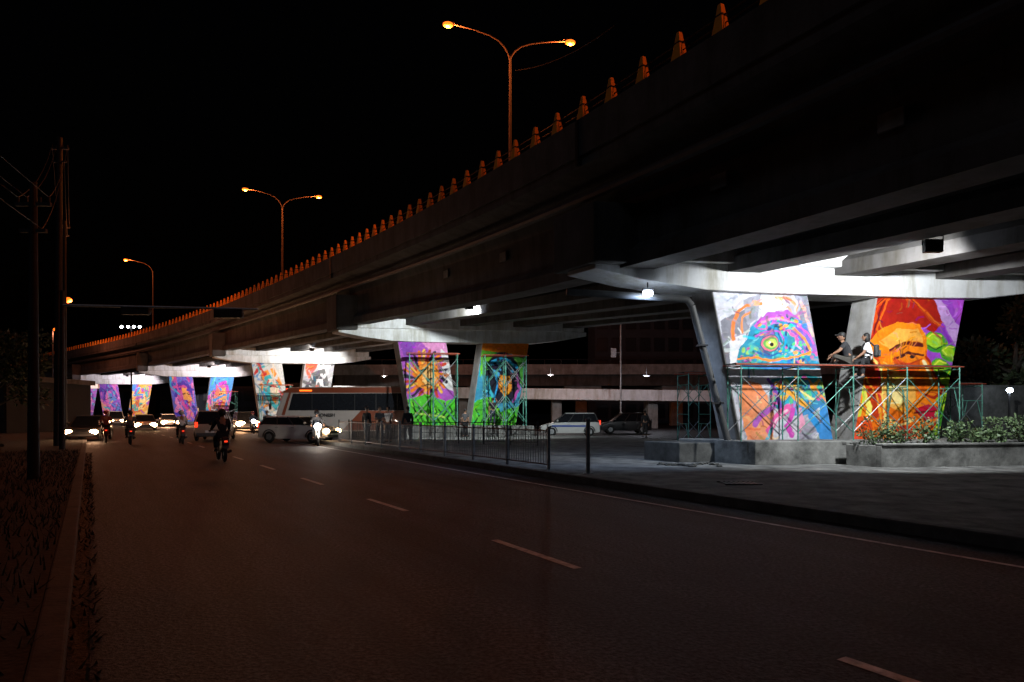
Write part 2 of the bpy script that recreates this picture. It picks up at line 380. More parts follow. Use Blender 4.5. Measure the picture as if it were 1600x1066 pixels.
def chameleon():
    c = Canvas([(1112, 455), (1262, 468), (1305, 690), (1160, 690)], 170, 260); c.bg((.60, .60, .66))
    c.poly([(1112, 450), (1205, 455), (1165, 500), (1130, 530)], (.66, .66, .72)); c.poly([(1125, 500), (1180, 478), (1170, 520), (1140, 575), (1128, 560)], (.24, .24, .28)); c.poly([(1160, 470), (1190, 462), (1182, 500), (1168, 512)], (.34, .34, .40))
    c.poly([(1195, 455), (1245, 455), (1262, 520), (1235, 500)], (.70, .69, .74)); c.poly([(1240, 462), (1268, 462), (1290, 560), (1268, 545), (1250, 500)], (.22, .22, .27)); c.poly([(1222, 462), (1236, 462), (1246, 500), (1232, 492)], (.4, .4, .45))
    c.poly([(1140, 530), (1165, 520), (1158, 575), (1140, 578)], (.74, .74, .78))
    c.poly([(1132, 575), (1300, 575), (1320, 700), (1150, 700)], (.62, .61, .66)); c.poly([(1150, 600), (1175, 580), (1190, 640), (1165, 690)], (.40, .40, .46)); c.poly([(1255, 660), (1280, 640), (1290, 700), (1250, 700)], (.33, .33, .38))
    c.hatch(120, .5, 16, 3)
    c.stroke([(1146, 530), (1144, 505), (1150, 488), (1166, 478), (1190, 478)], 5, (.88, .24, .08)); c.stroke([(1158, 520), (1158, 498), (1172, 490)], 4, (.88, .28, .12)); c.ell(1178, 477, 9, 4, (.88, .36, .2))
    c.stroke([(1212, 470), (1232, 472), (1246, 486), (1250, 510), (1262, 528)], 5, (.88, .32, .16)); c.stroke([(1222, 480), (1236, 490), (1240, 505)], 3, (.85, .3, .2)); c.stroke([(1252, 480), (1262, 500), (1272, 530)], 4, (.85, .4, .35))
    c.poly([(1150, 566), (1153, 547), (1166, 530), (1176, 508), (1196, 494), (1228, 490), (1250, 502), (1266, 530), (1280, 556), (1286, 580), (1160, 580)], (.04, .24, .44), .3, (.05, .34, .34))
    c.poly([(1178, 510), (1198, 492), (1228, 488), (1250, 500), (1244, 512), (1215, 505), (1188, 518)], (.36, .10, .48), .2, (.6, .12, .40))
    c.poly([(1232, 508), (1262, 516), (1286, 562), (1262, 556), (1240, 530)], (.04, .14, .46), .2, (.55, .1, .38))
    c.dots(1222, 522, 42, 26, 90, [(.04, .42, .5), (.05, .2, .58), (.3, .10, .5), (.1, .5, .3), (.7, .12, .32), (.02, .06, .2), (.85, .35, .08)], 2.6)
    c.dots(1245, 556, 34, 17, 65, [(.05, .42, .45), (.12, .55, .2), (.65, .12, .36), (.05, .2, .55), (.02, .06, .2), (.8, .38, .12)], 2.4)
    c.dots(1175, 558, 20, 16, 40, [(.1, .5, .4), (.35, .6, .15), (.05, .28, .5), (.02, .12, .2), (.55, .15, .4)], 2.2)
    c.hatch(200, .9, 11, 2.4)
    c.ell(1203, 540, 16, 13, (.04, .12, .18)); c.ell(1203, 540, 14, 11.5, (.70, .16, .24)); c.ell(1204, 540, 11.5, 9.5, (.14, .38, .10)); c.ell(1205, 540, 8.5, 6.5, (.42, .60, .12)); c.ell(1205, 541, 5, 4, (.76, .66, .18)); c.ell(1206, 541, 2.8, 3.2, (.01, .01, .01), 0, .15); c.ell(1203, 538, 1.4, 1.4, (.9, .9, .9))
    c.stroke([(1180, 528), (1196, 520), (1216, 522), (1228, 534)], 3, (.45, .10, .5)); c.stroke([(1182, 552), (1202, 560), (1224, 554)], 3, (.03, .12, .35)); c.stroke([(1190, 505), (1212, 500), (1236, 508)], 3, (.85, .32, .45)); c.stroke([(1240, 520), (1258, 534), (1268, 552)], 4, (.85, .3, .08)); c.stroke([(1246, 512), (1264, 526), (1274, 544)], 2.5, (.75, .12, .4))
    c.stroke([(1152, 562), (1180, 560), (1205, 566), (1235, 566), (1268, 556)], 3.4, (.85, .26, .06)); c.stroke([(1160, 572), (1200, 576), (1250, 576)], 5, (.06, .18, .5))
    c.poly([(1160, 592), (1186, 600), (1212, 640), (1210, 690), (1170, 700), (1158, 640)], (.88, .26, .10), .2, (.86, .46, .30))
    c.poly([(1205, 596), (1262, 588), (1296, 600), (1300, 628), (1268, 652), (1232, 652), (1200, 632)], (.05, .34, .36), .25, (.08, .22, .55))
    c.dots(1248, 618, 44, 25, 85, [(.1, .5, .25), (.05, .38, .5), (.88, .42, .06), (.08, .22, .58), (.4, .6, .12), (.02, .10, .25), (.65, .12, .36)], 3.0)
    c.hatch(80, .8, 14, 3)
    c.stroke([(1215, 604), (1240, 620), (1262, 640)], 8, (.88, .40, .08)); c.stroke([(1225, 600), (1250, 612), (1275, 628)], 3, (.85, .7, .3)); c.stroke([(1200, 596), (1216, 620), (1222, 646)], 5, (.2, .08, .4))
    c.stroke([(1232, 640), (1214, 658), (1204, 676)], 11, (.78, .14, .38)); c.stroke([(1240, 645), (1232, 668), (1238, 684)], 9, (.62, .10, .46)); c.stroke([(1252, 645), (1256, 664), (1250, 678)], 8, (.82, .36, .50)); c.stroke([(1210, 640), (1188, 652), (1180, 666)], 9, (.45, .14, .52)); c.stroke([(1230, 645), (1216, 660), (1208, 672)], 3, (.9, .6, .7))
    c.stroke([(1208, 672), (1200, 690)], 5, (.15, .5, .6)); c.stroke([(1270, 655), (1285, 676)], 9, (.06, .32, .7)); c.poly([(1282, 640), (1300, 622), (1312, 700), (1285, 700)], (.08, .30, .68)); c.stroke([(1268, 600), (1300, 640)], 2.5, (.85, .3, .1))
    return c.hatch(60, .5, 9, 1.6)
def woman():
    c = Canvas([(1370, 475), (1508, 466), (1465, 690), (1330, 690)], 170, 260); c.bg((.34, .08, .54))
    c.poly([(1430, 460), (1462, 460), (1502, 512), (1496, 545), (1470, 500)], (.56, .34, .68)); c.poly([(1480, 460), (1515, 460), (1503, 505)], (.46, .10, .62)); c.poly([(1440, 500), (1470, 505), (1492, 545), (1470, 550)], (.24, .05, .45))
    for x, y, r in [(1462, 538, 20), (1484, 554, 18), (1470, 578, 18), (1480, 602, 17), (1470, 626, 17), (1480, 644, 14), (1460, 656, 18), (1466, 682, 18), (1444, 682, 15)]:
        c.ell(x, y, r, r*.75, (.06, .30, .03), 20); c.ell(x-3, y-3, r*.62, r*.44, (.34, .60, .04), 20, .4); c.stroke([(x-r*.6, y+3), (x, y+r*.5), (x+r*.7, y)], 1.8, (.015, .08, .015)); c.stroke([(x-r*.7, y-r*.2), (x-r*.2, y-r*.6), (x+r*.4, y-r*.5)], 2, (.72, .78, .10))
    X0, Y0 = c.X, c.Y; k_ = 1.2; an = R(9); cx, cy = 1446, 560
    dx, dy = (X0-cx)/k_, (Y0-cy)/k_; c.X = cx+dx*math.cos(an)-dy*math.sin(an)*.6-2; c.Y = cy+dx*math.sin(an)*.6+dy*math.cos(an)+6
    c.poly([(1340, 560), (1350, 505), (1364, 480), (1400, 466), (1436, 470), (1462, 494), (1470, 522), (1458, 538), (1440, 528), (1400, 528), (1378, 560)], (.34, .016, .010), .15, (.42, .03, .012))
    for k in range(6): c.stroke([(1358+k*5, 550-k*4), (1370+k*6, 510-k*3), (1402+k*4, 487-k), (1436+k*3, 496+k*3), (1456+k*2, 522+k)], 2.4, [(.58, .06, .02), (.14, .005, .005), (.68, .12, .02)][k % 3])
    c.poly([(1310, 620), (1345, 570), (1368, 545), (1385, 600), (1385, 720), (1310, 720)], (.82, .56, .08), .15, (.86, .30, .05))
    c.poly([(1352, 598), (1366, 552), (1384, 532), (1410, 522), (1438, 524), (1448, 545), (1446, 568), (1464, 612), (1451, 622), (1453, 633), (1447, 640), (1451, 651), (1438, 670), (1405, 704), (1352, 710)], (.86, .24, .025), .15, (.78, .12, .015))
    c.poly([(1384, 545), (1410, 530), (1436, 530), (1442, 548), (1420, 546), (1396, 556)], (.90, .42, .09)); c.poly([(1376, 598), (1402, 584), (1424, 592), (1426, 622), (1404, 636), (1382, 624)], (.92, .54, .15), .12, (.88, .34, .06)); c.poly([(1388, 602), (1404, 594), (1416, 602), (1410, 622), (1396, 626)], (.95, .70, .30)); c.poly([(1360, 575), (1380, 552), (1386, 600), (1372, 640), (1360, 640)], (.52, .05, .015)); c.poly([(1392, 650), (1424, 656), (1418, 678), (1390, 688)], (.58, .05, .015)); c.poly([(1398, 566), (1420, 574), (1436, 572), (1430, 586), (1406, 584)], (.62, .09, .02)); c.poly([(1426, 580), (1438, 590), (1440, 612), (1428, 606)], (.70, .14, .02))
    c.stroke([(1398, 557), (1416, 549), (1440, 551)], 5, (.10, .01, .01)); c.stroke([(1402, 567), (1420, 561), (1440, 565)], 3.4, (.07, .01, .01)); c.ell(1426, 566, 3.4, 2.6, (.02, .01, .01)); c.stroke([(1408, 573), (1424, 575), (1438, 571)], 1.8, (.45, .05, .02))
    c.stroke([(1444, 568), (1453, 590), (1463, 611), (1450, 620), (1438, 616)], 3.4, (.40, .03, .01)); c.stroke([(1440, 574), (1450, 604)], 4, (.97, .80, .45)); c.poly([(1422, 634), (1440, 628), (1454, 634), (1448, 640), (1451, 648), (1434, 650)], (.50, .02, .05)); c.stroke([(1422, 638), (1450, 639)], 1.8, (.12, .01, .01)); c.stroke([(1390, 700), (1425, 676), (1448, 652)], 3, (.35, .03, .02)); c.stroke([(1380, 640), (1400, 652), (1418, 646)], 3, (.96, .66, .25)); c.stroke([(1372, 560), (1384, 590), (1380, 630), (1390, 670)], 2.5, (.95, .72, .2))
    c.X, c.Y = X0, Y0
    c.stroke([(1345, 612), (1356, 642), (1346, 680)], 7, (.86, .74, .16)); c.stroke([(1338, 600), (1348, 630), (1338, 660)], 4, (.50, .62, .08)); c.poly([(1328, 660), (1354, 652), (1366, 700), (1325, 700)], (.76, .10, .03)); c.stroke([(1380, 655), (1372, 690)], 5, (.92, .75, .30)); c.stroke([(1350, 598), (1366, 622), (1372, 660)], 3, (.92, .36, .06))
    return c.hatch(230, .5, 12, 2)
def lion():
    c = Canvas([(622, 533), (698, 535), (722, 658), (650, 658)], 90, 140); c.bg((.40, .11, .48))
    c.poly([(655, 530), (700, 530), (705, 560), (675, 550)], (.72, .30, .55)); c.poly([(622, 533), (650, 533), (640, 570)], (.25, .08, .42)); c.poly([(690, 545), (712, 560), (715, 610), (695, 600)], (.72, .70, .70))
    for k in range(26): a = k/26*6.28; c.stroke([(668+math.cos(a)*16, 584+math.sin(a)*18), (668+math.cos(a+.25)*34, 584+math.sin(a+.25)*37)], 4.5, [(.03, .02, .04), (.85, .22, .04), (.9, .48, .1), (.5, .06, .03)][k % 4])
    c.ell(671, 584, 18, 21, (.84, .28, .05)); c.poly([(662, 572), (680, 570), (684, 592), (672, 604), (662, 592)], (.92, .52, .2))
    c.stroke([(658, 577), (667, 575)], 2.4, (.02, .02, .02)); c.stroke([(676, 574), (685, 577)], 2.4, (.02, .02, .02)); c.poly([(667, 588), (679, 588), (673, 594)], (.03, .02, .02)); c.stroke([(662, 600), (673, 596), (684, 601)], 2, (.03, .02, .02))
    c.poly([(640, 620), (670, 612), (700, 622), (730, 612), (730, 665), (640, 665)], (.10, .54, .05))
    for k in range(9): x = 650+k*8; c.stroke([(x, 625+k % 3*5), (x+5, 638), (x-3, 646), (x+4, 656)], 1.8, (.01, .03, .01))
    c.stroke([(655, 640), (700, 645)], 3, (.5, .75, .15)); return c.hatch(130, .8, 12, 2.4)
def figure():
    c = Canvas([(752, 541), (826, 538), (803, 660), (735, 660)], 90, 140); c.bg((.07, .32, .50))
    c.poly([(750, 536), (830, 534), (826, 556), (750, 552)], (.90, .24, .02)); c.poly([(750, 552), (775, 552), (770, 580), (748, 590)], (.16, .56, .05)); c.poly([(800, 556), (826, 556), (816, 600), (800, 590)], (.12, .5, .08))
    c.ell(784, 590, 28, 38, (.012, .012, .025)); c.poly([(780, 586), (796, 588), (798, 610), (786, 618), (777, 604)], (.84, .30, .05)); c.stroke([(764, 570), (784, 560), (806, 574)], 4, (.06, .45, .78)); c.stroke([(760, 590), (764, 610), (772, 628)], 4, (.08, .5, .65)); c.stroke([(806, 585), (810, 605), (800, 625)], 3, (.5, .1, .4)); c.stroke([(770, 580), (776, 600), (770, 622)], 2.5, (.05, .35, .7))
    c.stroke([(780, 596), (786, 595)], 1.6, (.02, .02, .02)); c.stroke([(791, 596), (796, 598)], 1.6, (.02, .02, .02))
    c.dots(782, 572, 22, 14, 20, [(.1, .4, .7), (.02, .02, .04), (.1, .55, .3)], 2.0)
    c.poly([(735, 628), (765, 618), (780, 640), (815, 630), (815, 665), (730, 665)], (.10, .52, .05))
    for k in range(6): x = 742+k*11; c.stroke([(x, 634), (x+5, 646), (x-2, 656)], 1.8, (.01, .05, .02))
    return c.hatch(130, .8, 12, 2.4)
def generic(pal, seed):
    c = Canvas([(0, 0), (75, 0), (75, 120), (0, 120)], 60, 90); c.rs = np.random.RandomState(seed); c.bg(pal[0]); rs = c.rs
    for i in range(14):
        x, y = rs.rand()*75, rs.rand()*120; c.poly([(x+(rs.rand()-.5)*60, y+(rs.rand()-.5)*70) for _ in range(4)], pal[rs.randint(len(pal))])
    c.poly([(22, 25), (45, 18), (62, 40), (60, 72), (44, 92), (26, 74), (18, 50)], pal[1]); c.poly([(34, 30), (52, 30), (60, 55), (50, 80), (38, 66)], pal[2]); c.poly([(36, 60), (50, 62), (46, 80), (38, 72)], pal[3]); c.stroke([(14, 50), (24, 22), (50, 14), (64, 40)], 9, pal[3]); c.stroke([(36, 46), (44, 44)], 3, (.02, .02, .02)); c.stroke([(50, 44), (56, 47)], 3, (.02, .02, .02)); c.stroke([(42, 68), (54, 67)], 3, (.3, .03, .03))
    for i in range(20):
        x, y = rs.rand()*75, rs.rand()*120; c.stroke([(x, y), (x+rs.randn()*12, y+rs.randn()*14), (x+rs.randn()*16, y+rs.randn()*20)], 2+rs.rand()*5, pal[rs.randint(len(pal))])
    return c.hatch(90, .8, 20, 4)
def mural_mat():
    m = bpy.data.materials.new('mural_paint'); m.use_nodes = True; n, l = nodes_of(m); b = n['Principled BSDF']; b.inputs['Roughness'].default_value = .75; b.inputs['Specular IOR Level'].default_value = .2
    a = n.new('ShaderNodeAttribute'); a.attribute_name = 'paint'
    tc = n.new('ShaderNodeTexCoord'); z = n.new('ShaderNodeTexNoise'); z.inputs['Scale'].default_value = 7; z.inputs['Detail'].default_value = 9; l.new(tc.outputs['Object'], z.inputs['Vector'])
    r = n.new('ShaderNodeValToRGB'); r.color_ramp.elements[0].position = .3; r.color_ramp.elements[1].position = .7; r.color_ramp.elements[0].color = (.74, .74, .74, 1); r.color_ramp.elements[1].color = (1.03, 1.03, 1.03, 1); l.new(z.outputs['Fac'], r.inputs['Fac'])
    mx = n.new('ShaderNodeMixRGB'); mx.blend_type = 'MULTIPLY'; mx.inputs['Fac'].default_value = 1; l.new(a.outputs['Color'], mx.inputs['Color1']); l.new(r.outputs['Color'], mx.inputs['Color2']); l.new(mx.outputs['Color'], b.inputs['Base Color'])
    return m
M['mural'] = mural_mat()
def mural(canvas, TL, TR, BR, BL, parent, org, label):
    nx, ny = canvas.nx, canvas.ny
    TL, TR, BR, BL = [np.array(v) for v in (TL, TR, BR, BL)]; u, v = canvas.u[..., None], canvas.v[..., None]
    P = TL*(1-u)*(1-v)+TR*u*(1-v)+BR*u*v+BL*(1-u)*v
    P = P.reshape(-1, 3)-np.array(org)
    idx = np.arange(nx*ny).reshape(ny, nx); f = np.stack([idx[1:, :-1], idx[1:, 1:], idx[:-1, 1:], idx[:-1, :-1]], -1).reshape(-1, 4)
    me = bpy.data.meshes.new('mural'); me.from_pydata(P.tolist(), [], f.tolist())
    at_ = me.color_attributes.new('paint', 'FLOAT_COLOR', 'POINT'); A = np.clip(canvas.A, 0, 1); mean = A.mean(-1, keepdims=True); A = np.clip(mean+(A-mean)*1.08, .004, .95)
    A = np.concatenate([A.reshape(-1, 3), np.ones((nx*ny, 1))], 1).astype(np.float32); at_.data.foreach_set('color', A.ravel())
    me.materials.append(M['mural']); o = bpy.data.objects.new('mural', me); col.objects.link(o); o.parent = parent; o['label'] = label; return o

P3p = [(.60, .60, .58), (.08, .40, .44), (.78, .64, .50), (.80, .30, .08), (.5, .06, .06), (.15, .3, .5)]
P3q = [(.40, .40, .42), (.06, .06, .07), (.60, .58, .60), (.12, .12, .12), (.7, .68, .7), (.6, .12, .08)]
P4p = [(.16, .16, .55), (.62, .12, .35), (.82, .36, .12), (.10, .06, .38), (.08, .40, .65), (.75, .25, .5)]
P4q = [(.10, .30, .62), (.70, .20, .12), (.85, .38, .14), (.45, .08, .42), (.75, .3, .4), (.1, .45, .4)]
P5p = [(.30, .12, .55), (.70, .2, .5), (.15, .3, .65), (.12, .08, .4), (.1, .5, .6), (.8, .4, .3)]
P5q = [(.80, .42, .10), (.62, .16, .06), (.82, .62, .25), (.1, .42, .35), (.1, .30, .65), (.4, .1, .4)]
cv = [(chameleon(), 'mural of a blue green chameleon head on pale grey', woman(), 'mural of an orange face with dark red hair and green curls on purple'),
      (lion(), 'mural of an orange lion face above green grass', figure(), 'mural of a dark hooded figure in blue, orange and green'),
      (generic(P3p, 1), 'pale mural in teal and orange', generic(P3q, 2), 'black and white mural'),
      (generic(P4p, 3), 'blue and purple mural with orange face', generic(P4q, 4), 'blue mural with red and orange face'),
      (generic(P5p, 5), 'violet and pink mural', generic(P5q, 6), 'yellow orange mural'),
      (generic(P4q, 8), 'blue and orange mural', generic(P5p, 9), 'violet mural')]
pier_labels = ['nearest flyover pier, two splayed legs painted with a chameleon and an orange face',
  'second flyover pier, legs painted with an orange lion face and a dark hooded figure',
  'third flyover pier behind the bus, one leg with a black and white mural',
  'fourth flyover pier with purple and blue murals, behind the tan minivan',
  'fifth flyover pier with violet and yellow orange murals, far down the road',
  'sixth and farthest flyover pier at the left end']
for k, (x, y, zt) in enumerate(PL):
    O = Vector((x, y, 0)); t = thing('bridge_pier', pier_labels[k], 'bridge pier', (x, y, 0), 0, 'mural painted piers of the flyover')
    zb = .5 if k == 0 else .1
    th = U*.8
    A = lambda w_, z, off=0.0: O+E1*w_-U*off+Vector((0, 0, z))
    for (a0, a1, b0, b1, cvs, lab) in ((0, 3.06, .96, 3.97, cv[k][0], cv[k][1]), (5.36, 8.42, 4.5, 7.45, cv[k][2], cv[k][3])):
        mb = MB(); q = [A(b0, zb), A(b1, zb), A(a1, zt), A(a0, zt)]
        mb.hexa([p for p in q], [p+th for p in q]); leg = mb.build('leg', M['conc'], t, True, bevel=.03)
        z0 = .8 if k < 2 else .3
        f = (z0-zb)/(zt-zb); lw0 = b0+(a0-b0)*f; lw1 = b1+(a1-b1)*f
        mural(cvs, A(a0+.03, zt-.02, .006), A(a1-.03, zt-.02, .006), A(lw1-.03, z0, .006), A(lw0+.03, z0, .006), leg, t.location, lab)
    prof = [(-3.7, .5), (-2.2, .22), (-.4, .0), (1.5, -.04), (6.9, -.04), (8.8, .0), (10.6, .22), (12.1, .5), (12.1, .75), (-3.7, .75)]
    mb = MB(); lo = [A(w_, zt+z, .25) for w_, z in prof]; hi = [A(w_, zt+z, -1.05) for w_, z in prof]; mb.hexa(lo, hi); mb.build('cap_belly', M['white_conc'], t, True, bevel=.02)
    gz = edge(k).z-4.1
    top = max(gz+.35, zt+1.35)
    mb = MB(); mb.slab(A(-2.6, 0, .5), E1*14.4, U*1.8, zt+.752, top); mb.build('cap_beam', M['white_conc'], t, True, bevel=.02)
    mb = MB(); mb.slab(A(-3.95, 0, .62), E1*1.3, U*2.0, zt+.62, edge(k).z-2.35); mb.build('end_block', M['conc_dark'], t, True, bevel=.04)
    if k:
        mb = MB(); mb.slab(A(.2, 0, .9), E1*8.1, U*2.6, -.05, .78 if k == 1 else .4); mb.build('plinth', M['plinth'], t, True, bevel=.03)
    fp = {0: Vector((9.8, 15.9, gz)), 1: at(733, 507, 33.5)}.get(k)
    if fp is None: fp = O+E1*4.2-U*7; fp.z = gz-.1
    if k == 1: fp.z = gz-.05
    fl = thing('floodlight', 'small black floodlight hung under the girders in front of the %s pier' % ['nearest', 'second', 'third', 'fourth', 'fifth', 'farthest'][k], 'floodlight', tuple(fp), 0, 'floodlights aimed at the murals')
    aim = O+E1*4.2; aim.z = zt-(1.7 if k == 0 else 2.0)
    mb = MB(); mb.box((0, 0, -.22), (.42, .16, .30)); mb.build('housing', M['black'], fl, bevel=.02)
    mb = MB(); mb.tube([(-.24, 0, -.2), (-.24, 0, .02), (.24, 0, .02), (.24, 0, -.2)], .018, 6); mb.tube([(0, 0, .02), (0, 0, .5)], .02, 6); mb.build('bracket', M['dsteel'], fl)
    mb = MB(); mb.box((0, .084, -.22), (.34, .01, .23)); mb.build('lens', M['led'], fl)
    pw = [2100, 4800, 4200, 3600, 3400, 2600][k]
    c = [(.94, .98, 1), (.92, 1, 1), (1, .97, .93), (1, .88, .90), (1, .86, .93), (1, .7, .6)][k]
    light('SPOT', fp+Vector((0, .25, -.22)), pw, c, .12, fl, aim, 134 if k == 0 else 112, .4)

t = thing('downpipe', 'thick grey drainpipe running under the girders and down the nearest pier', 'pipe', (5.4, 19.8, 0))
mb = MB(); mb.tube([at(885, 456, 19.3), at(1062, 467, 19.6)], .10, 12); mb.build('pipe', M['pipe'], t, True, sm=True)
mb = MB(); mb.tube([at(1062, 467, 19.6), at(1074, 469, 19.6), at(1081, 478, 19.6)], .105, 12); mb.build('elbow', M['pipe'], t, True, sm=True)
mb = MB(); mb.tube([at(1081, 478, 19.6), at(1138, 692, 19.95)], .10, 12); mb.build('pipe', M['pipe'], t, True, sm=True)
for px, py in ((960, 461), (1097, 540), (1122, 630)):
    mb = MB(); mb.box(at(px, py, 19.68), (.28, .26, .05)); mb.build('clamp', M['dsteel'], t, True)
lp = at(1012, 458, 19.2)
t = thing('lamp', 'small bright white lamp hung below the flyover left of the nearest pier', 'lamp', tuple(lp))
mb = MB(); mb.box((0, 0, .1), (.3, .18, .06)); mb.build('housing', M['plastic_grey'], t); mb = MB(); mb.tube([(0, 0, .1), (0, 0, .3)], .02, 6); mb.build('stem', M['plastic_grey'], t)
mb = MB(); mb.ell((0, -.04, -.02), (.15, .12, .09)); mb.build('lens', M['led'], t)
light('SPOT', lp+Vector((0, -.2, -.16)), 420, (.50, .68, 1), .08, t, lp+Vector((-.6, 2.2, -3)), 145, .6)

t = thing('pier_plinth', 'stained low concrete plinth under the nearest pier', 'plinth', (8.4, 20, .145))
mb = MB(); mb.slab((6.75, 18.95, 0), E1*8.5, U*2.9, .12, .8); mb.build('body', M['plinth'], t, True, bevel=.03)
mb = MB(); mb.slab((4.9, 20.0, 0), E1*2.8, U*1.5, .12, .72); mb.build('side_block', M['kerb'], t, True, bevel=.03)
t = thing('planter', 'long concrete planter box full of shrubs right of the nearest pier', 'planter', (14, 18.4, .145))
PO = Vector((9.8, 18.1, 0))
for nm, args in (('wall', (PO, E1*10, U*.16, .12, .72)), ('wall', (PO+U*1.0, E1*10, U*.12, .7, .79)), ('wall', (PO+U*.161, E1*.16, U*.84, .12, .72)), ('coping', (PO-U*.04, E1*10, U*.22, .722, .78))):
    mb = MB(); mb.slab(*args); mb.build(nm, M['plinth'], t, True, bevel=.015)
mb = MB(); mb.slab(PO+E1*.17+U*.17, E1*9.8, U*.8, .15, .69); mb.build('soil', M['soil'], t, True)

# ---------------------------------------------------------------- foliage
def leaves(mb, c, r, n, size, rs, up=.3):
    c = Vector(c)
    for i in range(n):
        v = Vector((rs.gauss(0, 1), rs.gauss(0, 1), rs.gauss(0, 1))); v.normalize(); q = rs.random()**.4
        p = c+Vector((v.x*r[0]*q, v.y*r[1]*q, v.z*r[2]*q))
        d = (v+Vector((rs.gauss(0, .6), rs.gauss(0, .6), up+rs.gauss(0, .4)))).normalized(); sd = d.cross(Vector((rs.gauss(0, 1), rs.gauss(0, 1), rs.gauss(0, 1)))).normalized()
        s = size*(.6+.8*rs.random())
        mb.poly([p, p+d*s*.5+sd*s*.28, p+d*s, p+d*s*.5-sd*s*.28])
rs = random.Random(5)
pl = ['second', 'third', 'fourth', 'fifth', 'sixth', 'seventh', 'eighth', 'ninth', 'tenth', 'eleventh']
for i in range(11):
    p = PO+E1*(.35+i*.8+rs.uniform(-.15, .15))+U*.55; p.z = .68
    h = rs.uniform(.3, .8)
    t = thing('shrub', 'leafy shrub in the planter, %s from its left end' % (['first']+pl)[i], 'shrub', tuple(p), 0, 'shrubs growing in the concrete planter')
    mb = MB(); tips = []
    for k in range(8):
        q = (rs.uniform(-.45, .45), rs.uniform(-.25, .2), h*rs.uniform(.5, 1.15)); tips.append(q); mb.tube([(0, 0, -.02), (q[0]*.5, q[1]*.5, q[2]*.6), q], .006, 5)
    mb.build('stem', M['bark'], t)
    mb = MB()
    for q in tips: leaves(mb, (q[0], q[1], q[2]*.9), (.12, .12, .12), 26, .09, rs); leaves(mb, (q[0]*.6, q[1]*.6, q[2]*.45), (.14, .13, .13), 26, .09, rs)
    mb.build('foliage', M['leaf2'], t)
def tree(name, label, base, h, r, n, seed, group):
    rs = random.Random(seed); t = thing(name, label, 'tree', base, 0, group)
    mb = MB(); mb.tube([(0, 0, -.1), (.1, 0, h*.3), (-.05, .1, h*.55), (0, 0, h*.85)], [.22, .17, .12, .04], 8)
    tips = []
    for k in range(9):
        a = rs.random()*6.28; z = h*rs.uniform(.35, .7); q = (math.cos(a)*r*rs.uniform(.4, .85), math.sin(a)*r*rs.uniform(.4, .85), z+h*rs.uniform(.05, .3)); tips.append(q)
        mb.tube([(0, 0, z*.9), (q[0]*.5, q[1]*.5, (z+q[2])/2), q], [.08, .05, .02], 6)
    mb.build('trunk', M['bark'], t)
    mb = MB()
    for q in tips+[(0, 0, h*.85), (r*.2, 0, h*.95)]:
        for j in range(3): leaves(mb, (q[0]+rs.gauss(0, .4), q[1]+rs.gauss(0, .4), q[2]+rs.gauss(0, .3)), (r*.3, r*.3, r*.22), n, .26, rs)
    mb.build('crown', M['leaf'], t)
tree('tree', 'dark leafy tree behind the right end of the planter', gx(1590, 30), 6.2, 2.6, 150, 1, 'dark trees beyond the flyover')
tree('tree', 'dark tree at the far right beyond the planter, nearer the wall', gx(1680, 34), 7.0, 3.2, 140, 2, 'dark trees beyond the flyover')
tree('tree', 'dark tree behind the left roadside poles', gx(-10, 40), 6.0, 2.6, 130, 3, 'dark trees left of the road')
gb = MB(); rs = random.Random(9)
for i in range(9000):
    s = rs.uniform(-2, 32); n_ = -rs.random()**1.5*5+.05; p = W(s, n_, .09 if n_ < -.33 else .0); h = rs.uniform(.04, .17)*(1 if n_ < -.33 else .5); a = rs.random()*6.28; d = Vector((math.cos(a), math.sin(a), 0))
    gb.poly([p-d*.012, p+d*.012, p+Vector((rs.gauss(0, .05), rs.gauss(0, .05), h))])
tag(gb.build('grass', M['grass']), 'dark grass growing on the left verge', 'grass', kind='stuff')
for i, (s, n_, h, lab) in enumerate([(4.5, -3.2, .8, 'dark bush at the lower left corner'), (7.5, -2.4, .7, 'dark bush nearest the left kerb'), (10.5, -3.6, 1.1, 'dark bush at the foot of the leftmost utility pole'), (14.5, -2.2, .8, 'low dark bush behind the leftmost utility pole'), (19, -2.6, 1.0, 'dark bush left of the signal gantry pole'), (25, -3.0, 1.2, 'dark bush beyond the signal gantry pole')]):
    t = thing('bush', lab, 'bush', W(s, n_, .09), 0, 'bushes on the left verge')
    mb = MB()
    for k in range(5): mb.tube([(0, 0, 0), (rs.uniform(-.3, .3), rs.uniform(-.3, .3), h*.6)], .012, 5)
    mb.build('stem', M['bark'], t); mb = MB()
    for k in range(7): leaves(mb, (rs.uniform(-.5, .5), rs.uniform(-.5, .5), h*rs.uniform(.3, .8)), (.4, .4, .3), 90, .13, rs)
    mb.build('foliage', M['leaf'], t)

